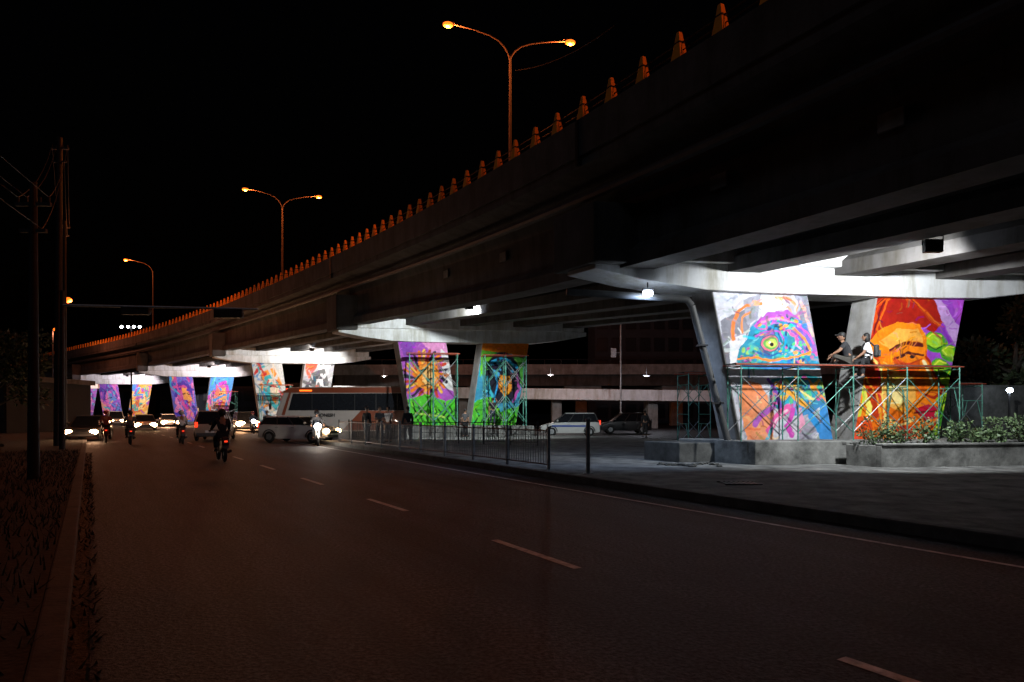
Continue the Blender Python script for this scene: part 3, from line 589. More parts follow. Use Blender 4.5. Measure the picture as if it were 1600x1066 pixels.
# ---------------------------------------------------------------- street lamps
def street_lamp(px, d, ytop, base_z, lab, dirs, power, arm=3.0):
    p = gx(px, d, base_z); zt = at(px, ytop, d).z
    t = thing('street_lamp', lab, 'street lamp', tuple(p), 0, 'tall street lamps with orange light')
    mb = MB(); mb.tube([p, p+Vector((0, 0, (zt-base_z)*.5)), Vector((p.x, p.y, zt))], [.10, .08, .055], 10); mb.build('pole', M['lampm'], t, True, sm=True)
    mb = MB(); mb.tube([p, p+Vector((0, 0, .5))], .22, 10); mb.build('base', M['lampm'], t, True)
    for sg in dirs:
        pts = []
        for f, z in ((0, -.1), (.03, .2), (.09, .52), (.2, .86), (.36, 1.10), (.6, 1.30), (.8, 1.42), (1, 1.50)):
            q = Vector((p.x, p.y, zt-.1))+E1*(sg*arm*f); q.z += z*(1 if sg < 0 else .76)*arm/3; pts.append(q)
        mb = MB(); mb.tube(pts, [.045]*3+[.032]*5, 8); mb.build('arm', M['lampm'], t, True, sm=True)
        e = pts[-1]; ax = Matrix.Rotation(math.atan2(E1.y, E1.x), 3, 'Z')
        mb = MB(); mb.ell(e+E1*sg*.22+Vector((0, 0, .07)), (.34, .14, .05), 14, 8, ax); hd = mb.build('lamp_head', M['lampm'], t, True, sm=True)
        mb = MB(); mb.ell(e+E1*sg*.26+Vector((0, 0, -.03)), (.28, .18, .15), 14, 8, ax); ln = mb.build('lens', M['sodium'], hd); ln.data.transform(Matrix.Translation(-Vector(t.location)))
        if power: light('POINT', e+E1*sg*.28+Vector((0, 0, -.32)), power, SOD, .15, t)
    return t
street_lamp(797, 36, 88, 9.6, 'nearest twin arm street lamp standing on the flyover', (-1, 1), 1700)
street_lamp(441, 63, 322, 11.2, 'second twin arm street lamp on the flyover, left of the nearest', (-1, 1), 1800)
street_lamp(239, 88, 424, 11.2, 'single arm street lamp on the flyover, third along', (-1,), 2200)
pp = Vector((13.4, 10.2, 8.7))
t = street_lamp(797, 36, 88, 9.6, 'twin arm street lamp on the flyover above the right foreground', (-1, 1), 0); t.location = pp
for dx in (-3.2, 3.2):
    light('POINT', Vector((13.4, 10.2, 20.2))+E1*dx, 1550 if dx < 0 else 200, SOD, .15, t)
for px, d, yl, pw, lab in ((98, 60, 469, 1300, 'orange roadside lamp on the left verge beyond the signal gantry'), (82, 95, 515, 1300, 'low orange roadside lamp at the far left')):
    p = gx(px, d, .1); zt = at(px, yl, d).z
    t = thing('roadside_lamp', lab, 'street lamp', tuple(p), 0, 'orange lamps on the left verge'); mb = MB(); mb.tube([p, Vector((p.x, p.y, zt))], .09, 8); mb.build('pole', M['dsteel'], t, True)
    mb = MB(); mb.tube([(p.x, p.y, zt-.3), (p.x+.4, p.y, zt)], .04, 6); mb.build('arm', M['dsteel'], t, True); mb = MB(); mb.ell((p.x+.45, p.y, zt), (.34, .26, .24)); mb.build('lens', M['sodium'], t, True)
    light('POINT', (p.x+.95, p.y, zt-.5), pw, (1, .28, .13), .1, t)
p = gx(205, 105, .1); t = thing('light_mast', 'slim mast carrying a row of small white floodlights in the distance', 'lamp', tuple(p)); z = at(205, 512, 105).z
mb = MB(); mb.tube([p, (p.x, p.y, z)], .12, 8); mb.build('mast', M['dsteel'], t, True); mb = MB(); mb.tube([(p.x-1.7, p.y, z), (p.x+1.7, p.y, z+.2)], .06, 6); mb.build('crossbar', M['dsteel'], t, True)
for dx in (-1.4, -.4, .5, 1.4):
    mb = MB(); mb.ell((p.x+dx, p.y-.2, z+.1), (.22, .08, .2), 10, 6); mb.build('floodlight_lens', M['whitel'], t, True)

# ---------------------------------------------------------------- signal gantry, poles, wires
p = gx(97, 28, .1); t = thing('signal_gantry', 'dark traffic signal pole with a long arm over the road, left', 'traffic signal', tuple(p)); z = at(97, 477, 28).z
mb = MB(); mb.tube([p, (p.x, p.y, z+.6)], [.12, .08], 10); mb.build('pole', M['dsteel'], t, True, sm=True)
e = Vector((at(400, 492, 27).x, 27.2, z-.28)); mb = MB(); mb.tube([(p.x, p.y, z), e], [.06, .04], 8); mb.build('arm', M['galv'], t, True, sm=True)
for px, d in ((212, 27.8), (357, 27.4)):
    c = at(px, 485 if px < 300 else 490, d); mb = MB(); mb.box(c, (1.15, .2, .36)); hd = mb.build('signal_head', M['black'], t, True, bevel=.04)
    for k in (-1, 0, 1): mb = MB(); mb.tube([c+Vector((k*.36, .1, 0)), c+Vector((k*.36, .3, 0))], .14, 10); v = mb.build('visor', M['black'], hd); v.data.transform(Matrix.Translation(-Vector(t.location)))
def pole(px, d, ytop, lab, r=.14, lean=0):
    p = gx(px, d, .05); z = at(px, ytop, d).z; t = thing('utility_pole', lab, 'utility pole', tuple(p), 0, 'utility poles on the left verge')
    mb = MB(); mb.tube([p, (p.x+lean, p.y, z)], [r, r*.6], 10); mb.build('pole', M['dsteel'], t, True, sm=True)
    for dz, wd in ((.5, .8), (1.1, .6)): mb = MB(); mb.box((p.x+lean, p.y, z-dz), (wd, .08, .08)); mb.build('crossarm', M['black'], t, True)
    for k in (-.35, -.15, .15, .35): mb = MB(); mb.tube([(p.x+lean+k, p.y, z-.46), (p.x+lean+k, p.y, z-.34)], .03, 6); mb.build('insulator', M['black'], t, True)
    return Vector((p.x+lean, p.y, z))
q1 = pole(52, 15.5, 285, 'leftmost utility pole, nearest the camera', .13)
q2 = pole(90, 31, 215, 'tall utility pole just left of the signal gantry', .18, .1)
q3 = pole(101, 50, 345, 'third utility pole farther along the left verge', .16)
q0 = Vector((-6.5, -1, 8.5))
def wire(a, c, sag, lab, r=.010):
    mb = MB(); pts = []
    for i in range(17):
        f = i/16; q = a.lerp(c, f); q.z -= sag*4*f*(1-f); pts.append(q)
    mb.tube(pts, r, 5); tag(mb.build('overhead_wire', M['black'], origin=tuple(a)), lab, 'wire', 'overhead wires at the left')
for k, dz, nm in ((-.35, -.34, 'upper left'), (.35, -.34, 'upper right'), (-.15, -.34, 'upper middle'), (.2, -1.06, 'lowest')):
    wire(q1+Vector((k, 0, dz)), q2+Vector((k, 0, dz)), .4, nm+' wire between the two nearest utility poles'); wire(q2+Vector((k, 0, dz)), q3+Vector((k, 0, dz)), .6, nm+' wire between the second and third utility poles'); wire(q0+Vector((k, 0, dz)), q1+Vector((k, 0, dz)), .3, nm+' wire running from above the camera to the first utility pole')
wire(at(805, 110, 36), at(960, 40, 30), .4, 'thin cable strung from the nearest flyover lamp to the right', .012)

# ---------------------------------------------------------------- median fence
f0 = 14.3; t = thing('median_fence', 'grey steel pedestrian fence along the island kerb', 'fence', tuple(W(f0, kn(f0)+.45, .145)))
npan = 9; L = 2.15; up = Vector((0, 0, 1))
for i in range(npan+1):
    s = f0+i*L; p = W(s, kn(s)+.45, .14); mb = MB(); mb.tube([p, p+Vector((0, 0, 1.12))], .042, 8); mb.build('fence_post', M['galv'] if i == 0 else M['fence'], t, True)
    if i < npan:
        s2 = s+L; q = W(s2, kn(s2)+.45, .14); mb = MB()
        mb.tube([p+up*1.0, q+up*1.0], .02, 6); mb.tube([p+up*.14, q+up*.14], .02, 6)
        for k in range(1, 17): r_ = p.lerp(q, k/17); mb.tube([r_+up*.14, r_+up*1.0], .010, 5, False)
        mb.build('fence_panel', M['fence'], t, True)
p = gx(919, 16.3, .14); t = thing('bollard', 'single grey steel post standing at the end of the fence', 'post', tuple(p))
mb = MB(); mb.tube([(0, 0, 0), (0, 0, 1.28)], .05, 10); mb.build('post', M['galv'], t, sm=True); mb = MB(); mb.ell((0, 0, 1.29), (.07, .07, .05)); mb.build('cap', M['galv'], t)
mb = MB(); mb.box((0, 0, .01), (.22, .22, .02)); mb.build('base_plate', M['galv'], t)
t = thing('inner_fence', 'dark steel fence behind the group of standing people', 'fence', tuple(gx(560, 36, .14)))
a_, b_ = gx(545, 36, .14), gx(840, 30, .14); n_ = 8
for i in range(n_+1):
    p = a_.lerp(b_, i/n_); mb = MB(); mb.tube([p, p+Vector((0, 0, 1.1))], .035, 6); mb.build('fence_post', M['dsteel'], t, True)
    if i < n_:
        q = a_.lerp(b_, (i+1)/n_); mb = MB(); mb.tube([p+up*1.0, q+up*1.0], .02, 6); mb.tube([p+up*.5, q+up*.5], .015, 6); mb.tube([p+up*.15, q+up*.15], .015, 6)
        for k in range(1, 9): r_ = p.lerp(q, k/9); mb.tube([r_+up*.15, r_+up*1.0], .01, 4, False)
        mb.build('fence_panel', M['dsteel'], t, True)
rs = random.Random(21)
nth = ['first', 'second', 'third', 'fourth', 'fifth', 'sixth', 'seventh', 'eighth', 'ninth', 'tenth', 'eleventh', 'twelfth']
for i in range(12):
    px, d = 1035+i*8+rs.uniform(-3, 3), rs.uniform(17.6, 19.6)
    mb = MB(); p = gx(px, d, .14); bmesh.ops.create_icosphere(mb.b, subdivisions=2, radius=1)
    k_ = rs.uniform(.35, .9)
    for v in mb.b.verts: v.co = Vector((v.co.x*.16, v.co.y*.11, v.co.z*.06))*k_*(1+rs.uniform(-.3, .3)); v.co += p+Vector((0, 0, .03))
    tag(mb.build('rubble_chunk', M['kerb'], origin=tuple(p)), 'broken concrete chunk lying left of the nearest plinth, %s from the left' % nth[i], 'rubble', 'rubble chunks left of the plinth')
p = gx(1155, 14.0, .146); t = thing('drain_cover', 'dark square drain cover in the island paving', 'drain cover', tuple(p))
mb = MB()
for k in range(7): mb.box((-.3+k*.1, 0, .012), (.05, .5, .02))
mb.build('grate', M['dsteel'], t)
for y_ in (.28, -.28): mb = MB(); mb.box((0, y_, .01), (.75, .05, .03)); mb.build('frame', M['dsteel'], t)

# ---------------------------------------------------------------- scaffolding
def scaffold(lab, O, width, bays, levels, lh, depth=1.0, group='scaffolding in front of the murals', dirv=E1, rk=1.0):
    t = thing('scaffold', lab, 'scaffold', tuple(O), 0, group); dv = Vector((-dirv.y, dirv.x, 0)); bw = width/bays
    for lv in range(levels):
        z = lv*lh
        for i in range(bays+1):
            a = O+dirv*(i*bw)+up*z; c = a+dv*depth; mb = MB()
            mb.tube([a, a+up*lh], .020*rk, 6); mb.tube([c, c+up*lh], .020*rk, 6); mb.tube([a+up*(lh-.05), c+up*(lh-.05)], .018*rk, 6); mb.tube([a+up*(lh*.72), c+up*(lh*.72)], .016*rk, 6)
            mb.tube([a+up*.35*lh, a+dv*.25*depth+up*(lh*.72)], .014*rk, 5); mb.tube([c+up*.35*lh, c-dv*.25*depth+up*(lh*.72)], .014*rk, 5)
            mb.build('frame', M['scaf'], t, True)
        for i in range(bays):
            for off in (0, depth):
                a = O+dirv*(i*bw)+dv*off+up*z; c = a+dirv*bw; mb = MB(); mb.tube([a+up*.25, c+up*(lh-.3)], .013*rk, 5); mb.tube([a+up*(lh-.3)+dv*.03, c+up*.25+dv*.03], .013*rk, 5); mb.build('cross_brace', M['scaf'] if (i+lv) % 2 else M['galv'], t, True)
    z = levels*lh
    for k, off in enumerate((0.0, depth-.03)):
        mb = MB(); mb.tube([O+dirv*(-.15)+dv*off+up*(z+.02), O+dirv*(width+.15)+dv*off+up*(z+.02)], .020*rk, 6); mb.build('ledger', M['scafred'], t, True)
    for k in range(2):
        a = O+dirv*-.1+dv*(.10+k*.34)+up*z; mb = MB(); mb.slab((a.x, a.y, 0), dirv*(width+.2), dv*.28, a.z+.045, a.z+.07); mb.build('plank', M['plank'], t, True)
    return t
SO = gx(1158, 19.15, .8); SZ = 2.14
scaffold('long single tier scaffold with red ledgers in front of the nearest pier', SO, 6.95, 4, 1, SZ, .8)
scaffold('narrow scaffold tower standing behind the left side of the nearest pier', gx(1076, 25, .14), .85, 1, 2, 1.45, 1.0)
scaffold('two tier scaffold in front of the orange lion mural', gx(640, 41.4, .8), 2.9, 2, 2, 2.2, 1.0, rk=1.7)
scaffold('two tier scaffold in front of the dark hooded figure mural', gx(758, 41.6, .8), 2.55, 2, 2, 2.15, 1.0, rk=1.7)
for k, (px, d, ww) in enumerate(((405, 69, 3), (330, 90, 3))):
    scaffold('distant scaffold in front of the %s pier' % ('third', 'fourth')[k], gx(px, d, .4), ww, 1, 2, 2.0, 1.0, rk=1.5)
scaffold('empty scaffold frame beyond the right end of the planter', gx(1485, 22.5, .14)+Vector((0, 0, .5)), 1.2, 1, 1, 1.9, .8)

# ---------------------------------------------------------------- people
def skin_mesh(verts, edges, radii, root=0, sub=1):
    me = bpy.data.meshes.new('s'); me.from_pydata([tuple(v) for v in verts], edges, []); o = bpy.data.objects.new('s', me); col.objects.link(o)
    sk = o.modifiers.new('s', 'SKIN'); sk.use_smooth_shade = True; sb = o.modifiers.new('u', 'SUBSURF'); sb.levels = sub; sb.render_levels = sub
    if not me.skin_vertices: me.skin_vertices.new()
    L_ = me.skin_vertices[0].data
    for i, r in enumerate(radii): L_[i].radius = (r, r) if not isinstance(r, tuple) else r; L_[i].use_root = (i == root)
    dg = bpy.context.evaluated_depsgraph_get(); dg.update(); m2 = bpy.data.meshes.new_from_object(o.evaluated_get(dg)); bpy.data.objects.remove(o); return m2
STAND = dict(pel=(0, 0, .93), hipL=(.09, 0, .88), hipR=(-.09, 0, .88), kneeL=(.11, -.02, .49), kneeR=(-.10, 0, .49), ankL=(.12, .02, .08), ankR=(-.11, .03, .08), toeL=(.14, -.13, .04), toeR=(-.13, -.12, .04),
    belly=(0, -.005, 1.10), chest=(0, 0, 1.30), neck=(0, 0, 1.45), headb=(0, -.01, 1.53), shL=(.17, 0, 1.39), shR=(-.17, 0, 1.39), elL=(.22, .02, 1.12), elR=(-.22, .02, 1.12), wrL=(.23, -.05, .87), wrR=(-.23, -.05, .87))
def person(lab, loc, rz, pose, top, legs, hair='short', shoes=None, group=None, helmet=None, sleeves=.6, look=0, shorts=False, cap=None, scale=1.0):
    J = dict(STAND); J.update(pose); J = {k: Vector(v) for k, v in J.items()}
    t = thing('person', lab, 'person', loc, rz, group); t.scale = (scale,)*3
    names = ['pel', 'belly', 'chest', 'neck', 'headb', 'hipL', 'kneeL', 'ankL', 'toeL', 'hipR', 'kneeR', 'ankR', 'toeR', 'shL', 'elL', 'wrL', 'shR', 'elR', 'wrR']
    rad = dict(pel=.125, belly=.115, chest=.13, neck=.055, headb=.05, hipL=.088, kneeL=.055, ankL=.038, toeL=.035, hipR=.088, kneeR=.055, ankR=.038, toeR=.035, shL=.06, elL=.042, wrL=.028, shR=.06, elR=.042, wrR=.028)
    E = [('pel', 'belly'), ('belly', 'chest'), ('chest', 'neck'), ('neck', 'headb'), ('pel', 'hipL'), ('hipL', 'kneeL'), ('kneeL', 'ankL'), ('ankL', 'toeL'), ('pel', 'hipR'), ('hipR', 'kneeR'), ('kneeR', 'ankR'), ('ankR', 'toeR'), ('chest', 'shL'), ('shL', 'elL'), ('elL', 'wrL'), ('chest', 'shR'), ('shR', 'elR'), ('elR', 'wrR')]
    def sk(sub, extra=0, over={}):
        nn = [n for n in names if n in sub]; return skin_mesh([over.get(n, J[n]) for n in nn], [(nn.index(a), nn.index(b_)) for a, b_ in E if a in sub and b_ in sub], [rad[n]+extra for n in nn], 0)
    mb = MB(); mb.mesh(sk(set(names)))
    hd = J['headb']+Vector((0, -.01, .10)); RH = Matrix.Rotation(look, 3, 'Z'); f = lambda v: hd+RH @ Vector(v)
    mb.ell(hd, (.075, .092, .112), 16, 12, RH); mb.ell(f((0, -.03, -.06)), (.052, .058, .05), 12, 8, RH)
    mb.tube([f((0, -.085, .015)), f((0, -.112, -.022)), f((0, -.088, -.03))], [.008, .015, .006], 6)
    mb.ell(f((.076, .005, -.01)), (.010, .02, .03), 8, 6, RH); mb.ell(f((-.076, .005, -.01)), (.010, .02, .03), 8, 6, RH)
    mb.ell(f((0, -.086, -.052)), (.024, .008, .007), 8, 6, RH)
    for sd in ('L', 'R'):
        wq = J['wr'+sd]; d = (wq-J['el'+sd]).normalized(); up_ = Vector((0, 0, 1)) if abs(d.z) < .8 else Vector((0, -1, 0)); a = d.cross(up_).normalized(); nrm = a.cross(d).normalized()
        ax = Matrix((d, a, nrm)).transposed(); mb.ell(wq+d*.05, (.055, .038, .016), 10, 8, ax)
        for k, ln in enumerate((.062, .075, .07, .055)):
            b0 = wq+d*.09+a*(-.027+k*.018); mb.tube([b0, b0+d*ln*.5-nrm*.006, b0+d*ln*.8-nrm*.024, b0+d*ln*.9-nrm*.04], [.009, .008, .0075, .006], 6)
        b0 = wq+d*.04-a*.034; mb.tube([b0, b0+d*.03-a*.022, b0+d*.055-a*.026-nrm*.01], [.011, .009, .007], 6)
    mb.build('body', M['skin'], t, sm=True)
    for s_ in (-1, 1): mb = MB(); mb.ell(f((s_*.03, -.083, .012)), (.012, .007, .007), 8, 6, RH); mb.build('eye', M['hair'], t)
    upn = ['belly', 'chest', 'neck', 'pel', 'shL', 'shR', 'elL', 'elR']
    ov = {'neck': J['chest'].lerp(J['neck'], .78)}
    for sd in 'LR': ov['el'+sd] = J['sh'+sd].lerp(J['el'+sd], sleeves) if sleeves <= 1 else J['el'+sd]
    if sleeves > 1: upn += ['wrL', 'wrR']; ov['wrL'] = J['elL'].lerp(J['wrL'], .92); ov['wrR'] = J['elR'].lerp(J['wrR'], .92)
    mb = MB(); mb.mesh(sk(set(upn), .018, ov)); mb.build('shirt', top, t, sm=True)
    lo = ['pel', 'hipL', 'hipR', 'kneeL', 'kneeR', 'ankL', 'ankR']; ov = {'ankL': J['kneeL'].lerp(J['ankL'], .9), 'ankR': J['kneeR'].lerp(J['ankR'], .9)}
    if shorts: ov = {'ankL': J['kneeL'].lerp(J['ankL'], .15), 'ankR': J['kneeR'].lerp(J['ankR'], .15)}
    mb = MB(); mb.mesh(sk(set(lo), .016, ov)); mb.build('trousers', legs, t, sm=True)
    for sd in 'LR':
        mb = MB(); a, b_ = J['ank'+sd], J['toe'+sd]; d = (b_-a); d.normalize(); mb.tube([a-d*.05-Vector((0, 0, .015)), a+d*.02-Vector((0, 0, .02)), b_, b_+d*.06], [.04, .05, .043, .022], 8)
        mb.build('shoe', shoes or M['black'], t, sm=True)
    if helmet:
        mb = MB(); mb.ell(f((0, .01, .03)), (.125, .145, .13), 16, 10, RH); mb.build('helmet', helmet, t, sm=True)
        mb = MB(); mb.ell(f((0, -.075, .02)), (.10, .07, .065), 12, 8, RH); mb.build('visor', M['glass'], t, sm=True)
    else:
        mb = MB(); mb.ell(f((0, .018, .03)), (.086, .094, .098), 14, 10, RH)
        if hair == 'long': mb.ell(f((0, .06, -.06)), (.085, .055, .14), 12, 10, RH); mb.ell(f((.06, .03, -.05)), (.03, .05, .10), 10, 8, RH); mb.ell(f((-.06, .03, -.05)), (.03, .05, .10), 10, 8, RH)
        mb.build('hair', M['hair'], t, sm=True)
        if cap:
            mb = MB(); mb.ell(f((0, .005, .055)), (.092, .105, .075), 14, 8, RH); mb.box(f((0, -.13, .05)), (.13, .10, .012), look); mb.build('cap', cap, t, sm=True)
    return t
CB = cloth('black_cloth', (.015, .015, .017)); CW = cloth('white_cloth', (.74, .75, .76)); CG = cloth('grey_cloth', (.06, .06, .065)); CK = cloth('dark_khaki', (.05, .045, .038)); CJ = cloth('denim', (.025, .03, .05)); CR = cloth('dull_red', (.2, .04, .03)); CD = cloth('charcoal_cloth', (.03, .03, .034))
pz = .8+SZ+.07
sp = dict(pel=(0, 0, .11), hipL=(.10, -.03, .11), hipR=(-.10, -.03, .11), kneeL=(.30, -.36, .24), kneeR=(-.30, -.34, .14), ankL=(.0, -.42, .07), ankR=(.05, -.30, .06), toeL=(-.14, -.45, .05), toeR=(.18, -.34, .05),
    belly=(0, .0, .30), chest=(0, -.07, .50), neck=(0, -.12, .63), headb=(0, -.15, .70), shL=(.17, -.08, .58), shR=(-.17, -.09, .58), elL=(.26, -.24, .38), elR=(-.25, -.26, .38), wrL=(.26, -.40, .30), wrR=(-.16, -.42, .26))
pp = SO+E1*3.52+Vector((0, .40, 0))
person('person in black cap, dark shirt and shorts sitting cross legged on the scaffold planks', (pp.x, pp.y, pz), R(-112), sp, CD, CK, sleeves=.75, shorts=True, cap=M['black'], scale=1.05)
sp2 = dict(pel=(0, 0, .11), hipL=(.08, -.05, .11), hipR=(-.06, -.06, .11), kneeL=(.45, -.14, .10), kneeR=(.36, -.32, .10), ankL=(.50, -.14, -.34), ankR=(.46, -.33, -.32), toeL=(.56, -.26, -.39), toeR=(.52, -.45, -.37),
    belly=(0, .0, .30), chest=(0, -.02, .50), neck=(0, -.04, .64), headb=(0, -.06, .71), shL=(.16, -.02, .58), shR=(-.16, -.02, .58), elL=(.24, -.12, .34), elR=(-.21, -.12, .34), wrL=(.26, -.30, .20), wrR=(-.10, -.33, .22))
p2 = SO+E1*4.2+Vector((0, .42, 0)); rz2 = R(-118)
person('person in white shirt with dark hair sitting with legs hanging off the scaffold', (p2.x, p2.y, pz), rz2, sp2, CW, CB, hair='long', sleeves=.8, scale=1.03)
t = thing('backpack', 'small black backpack worn by the seated person in white', 'backpack', (p2.x, p2.y, pz), rz2); t.scale = (1.03,)*3
mb = MB(); mb.box((0, .20, .40), (.25, .15, .36)); mb.build('bag', M['black'], t, bevel=.05); mb = MB(); mb.box((0, .29, .33), (.2, .05, .18)); mb.build('pocket', M['plastic_grey'], t, bevel=.02)
for s_ in (-1, 1): mb = MB(); mb.tube([(s_*.10, .13, .56), (s_*.11, .02, .672), (s_*.12, -.14, .58), (s_*.13, -.165, .42), (s_*.13, .1, .28)], .024, 6); mb.build('strap', M['black'], t)
walk = dict(kneeL=(.10, -.14, .52), ankL=(.11, -.10, .10), toeL=(.12, -.25, .07), kneeR=(-.09, .06, .49), ankR=(-.10, .22, .12), toeR=(-.11, .09, .04))
folded = dict(elL=(.23, -.03, 1.14), wrL=(.05, -.22, 1.16), elR=(-.23, -.03, 1.14), wrR=(-.05, -.22, 1.12))
for px, d, rz, po, tp, lg, lab in ((573, 31.5, 150, {}, CB, CB, 'person in black standing by the fence, leftmost of the group'), (593, 32.0, 30, folded, CG, CB, 'person in grey with folded arms, second from left in the group'), (607, 33.2, -20, {}, CW, CJ, 'person in pale shirt in the middle of the group by the fence'), (637, 31.5, 200, walk, CB, CG, 'person in black walking right of the group by the fence')):
    person(lab, gx(px, d, .145), R(rz), po, tp, lg, sleeves=1.2 if tp is CB else .7, group='people standing behind the median fence')
person('person in dark clothes standing in front of the parked cars under the flyover', gx(1008, 45, .0), R(170), {}, CB, CB, sleeves=1.2)
person('painter in dark clothes standing at the hooded figure mural', gx(770, 42.1, .78), R(180), dict(elR=(-.28, -.15, 1.5), wrR=(-.2, -.35, 1.65)), CB, CJ, sleeves=.7)
person('painter in grey standing between the two legs of the second pier', gx(727, 41.2, .1), R(160), {}, CG, CB, sleeves=.7)
person('person in dark shirt standing at the road edge near the far vehicles', gx(417, 42, 0), R(20), walk, CG, CB)

# ---------------------------------------------------------------- vehicles
def wheel(t, x, y, r, wd):
    mb = MB(); mb.torus((x, y, r), r-.09, .092, 'Y', 22, 8); tw = mb.build('wheel', M['rubber'], t, sm=True)
    mb = MB(); mb.tube([(x, y-wd*.32, r), (x, y+wd*.32, r)], r*.60, 16)
    for k in range(5):
        a = k*2*math.pi/5; mb.box((x+math.cos(a)*r*.3, y, r+math.sin(a)*r*.3), (r*.6, wd*.75, .04), ax=Matrix.Rotation(-a, 3, 'Y'))
    mb.build('rim', M['galv'], tw)
def car(lab, loc, rz, paint, L=4.3, Wd=1.74, H=1.65, kind='mpv', head=False, tail=True, group='vehicles at the junction', headm=None, stripe=None, hs=1.0):
    t = thing({'mpv': 'minivan', 'sedan': 'car', 'suv': 'car'}[kind], lab, {'mpv': 'van', 'sedan': 'car', 'suv': 'car'}[kind], loc, rz, group)
    h = L/2; bz = .98 if kind != 'sedan' else .88
    st = [(-h, .72, .42, bz-.14), (-h+.06, .80, .28, bz-.02), (-h+.35, .86, .24, bz+.02), (-.3*h, .87, .22, bz), (.3*h, .87, .22, bz-.01), (h-1.0, .87, .22, bz-.06), (h-.5, .85, .24, bz-.13), (h-.12, .76, .27, bz-.26), (h, .66, .36, bz-.38)]
    mb = MB(); rows = []
    for x, hw, z0, z1 in st:
        hw *= Wd/1.74; rows.append([mb.b.verts.new(v) for v in ((x, -hw*.93, z0), (x, -hw, (z0+z1)/2), (x, -hw*.97, z1-.05), (x, -hw*.86, z1), (x, hw*.86, z1), (x, hw*.97, z1-.05), (x, hw, (z0+z1)/2), (x, hw*.93, z0))])
    for i in range(len(rows)-1):
        for k in range(8): mb.b.faces.new((rows[i][k], rows[i][(k+1) % 8], rows[i+1][(k+1) % 8], rows[i+1][k]))
    mb.b.faces.new(rows[0]); mb.b.faces.new(rows[-1][::-1]); mb.build('body', paint, t, sm=True)
    if kind == 'sedan': gx0, gx1, tx0, tx1 = -h+.75, h-1.15, -h+1.3, h-1.95
    else: gx0, gx1, tx0, tx1 = -h+.12, h-.95, -h+.38, h-1.75
    hw = .80*Wd/1.74; tw = .64*Wd/1.74; z0 = bz-.04
    base = [(gx0, -hw), (gx1, -hw), (gx1, hw), (gx0, hw)]; tp = [(tx0, -tw), (tx1, -tw), (tx1, tw), (tx0, tw)]
    mb = MB(); mb.hexa([(x, y, z0) for x, y in base], [(x, y, H-.06) for x, y in tp]); mb.build('window', M['glass'], t, bevel=.03)
    mb = MB(); mb.hexa([(x*1.0, y*1.02, H-.075) for x, y in tp], [(x*.94, y*.9, H) for x, y in tp]); mb.build('roof', paint, t, bevel=.02)
    pm = paint if kind == 'mpv' else M['black']
    for (bx, by), (cx_, cy_) in zip(base, tp): one('pillar', pm, t, lambda mb: mb.tube([(bx, by*1.01, z0), (cx_, cy_*1.01, H-.05)], .035, 6))
    for f in (.36, .68):
        for s_ in (-1, 1): one('pillar', pm, t, lambda mb: mb.tube([(gx0+(gx1-gx0)*f, s_*hw*1.01, z0), (tx0+(tx1-tx0)*f, s_*tw*1.01, H-.05)], .03, 6))
    for x in (-h+.75, h-.80):
        for s_ in (-1, 1):
            wheel(t, x, s_*(.80*Wd/1.74), .32, .2)
            one('wheel_arch', M['black'], t, lambda mb: mb.tube([(x+math.cos(a*math.pi/10)*.37, s_*.86*Wd/1.74, .32+math.sin(a*math.pi/10)*.37) for a in range(11)], .035, 6))
    for s_ in (-1, 1):
        one('headlight', (headm or M['headl']) if head else M['galv'], t, lambda mb: mb.ell((h-.08, s_*.62*Wd/1.74, bz-.36), (.10, .15*hs, .09*hs), 10, 8), sm=True)
        one('taillight', M['tail'] if tail else M['black'], t, lambda mb: mb.box((-h+.02, s_*.70*Wd/1.74, bz-.12 if kind == 'sedan' else bz-.05), (.07, .16, .30 if kind != 'sedan' else .14)), bevel=.02)
        one('mirror', paint, t, lambda mb: mb.ell((gx1-.25, s_*(hw+.12), bz+.08), (.07, .1, .07), 8, 6))
        for x in (.1, -.85): one('door_handle', M['galv'], t, lambda mb: mb.box((x, s_*.875*Wd/1.74, bz-.16), (.16, .02, .03)))
    one('grille', M['black'], t, lambda mb: mb.box((h, 0, bz-.42), (.05, .8, .14))); one('licence_plate', M['white_conc'], t, lambda mb: mb.box((-h-.01, 0, .55), (.03, .46, .13)))
    one('bumper', M['plastic_grey'], t, lambda mb: mb.box((h-.05, 0, .36), (.14, 1.3, .16)), bevel=.04); one('bumper', M['plastic_grey'], t, lambda mb: mb.box((-h+.04, 0, .38), (.14, 1.4, .2)), bevel=.04)
    if stripe:
        for s_ in (-1, 1): one('side_stripe', stripe, t, lambda mb: mb.box((0, s_*.882*Wd/1.74, .70), (L*.6, .012, .12)))
    return t
PWh = paintmat('white_car_paint', (.50, .50, .49)); PSi = paintmat('silver_car_paint', (.60, .57, .54)); PBk = paintmat('black_car_paint', (.02, .02, .022)); PTn = paintmat('tan_car_paint', (.40, .30, .24)); PRd = paintmat('red_car_paint', (.22, .03, .02)); PBl = paintmat('blue_stripe', (.04, .08, .3))
car('silver white car crossing in front of the bus', gx(468, 37), R(-14), PSi, L=4.1, H=1.42, kind='suv', head=True, hs=1.6)
car('tan minivan seen from behind at the junction', gx(337, 40), R(105), PTn, L=4.2, H=1.72)
car('black car with lit headlights at the left side of the junction', gx(140, 40), R(-70), PBk, kind='sedan', H=1.45, head=True, hs=1.5)
car('white car with blue side stripe under the flyover', gx(890, 47), R(178), PWh, kind='suv', H=1.6, L=4.1, stripe=PBl)
car('dark car right of the white striped car', gx(975, 53), R(182), PBk, kind='suv', H=1.6, L=4.0, tail=False)
car('dark red car behind the second pier', gx(700, 58), R(5), PRd, kind='sedan', H=1.45, L=4.3)
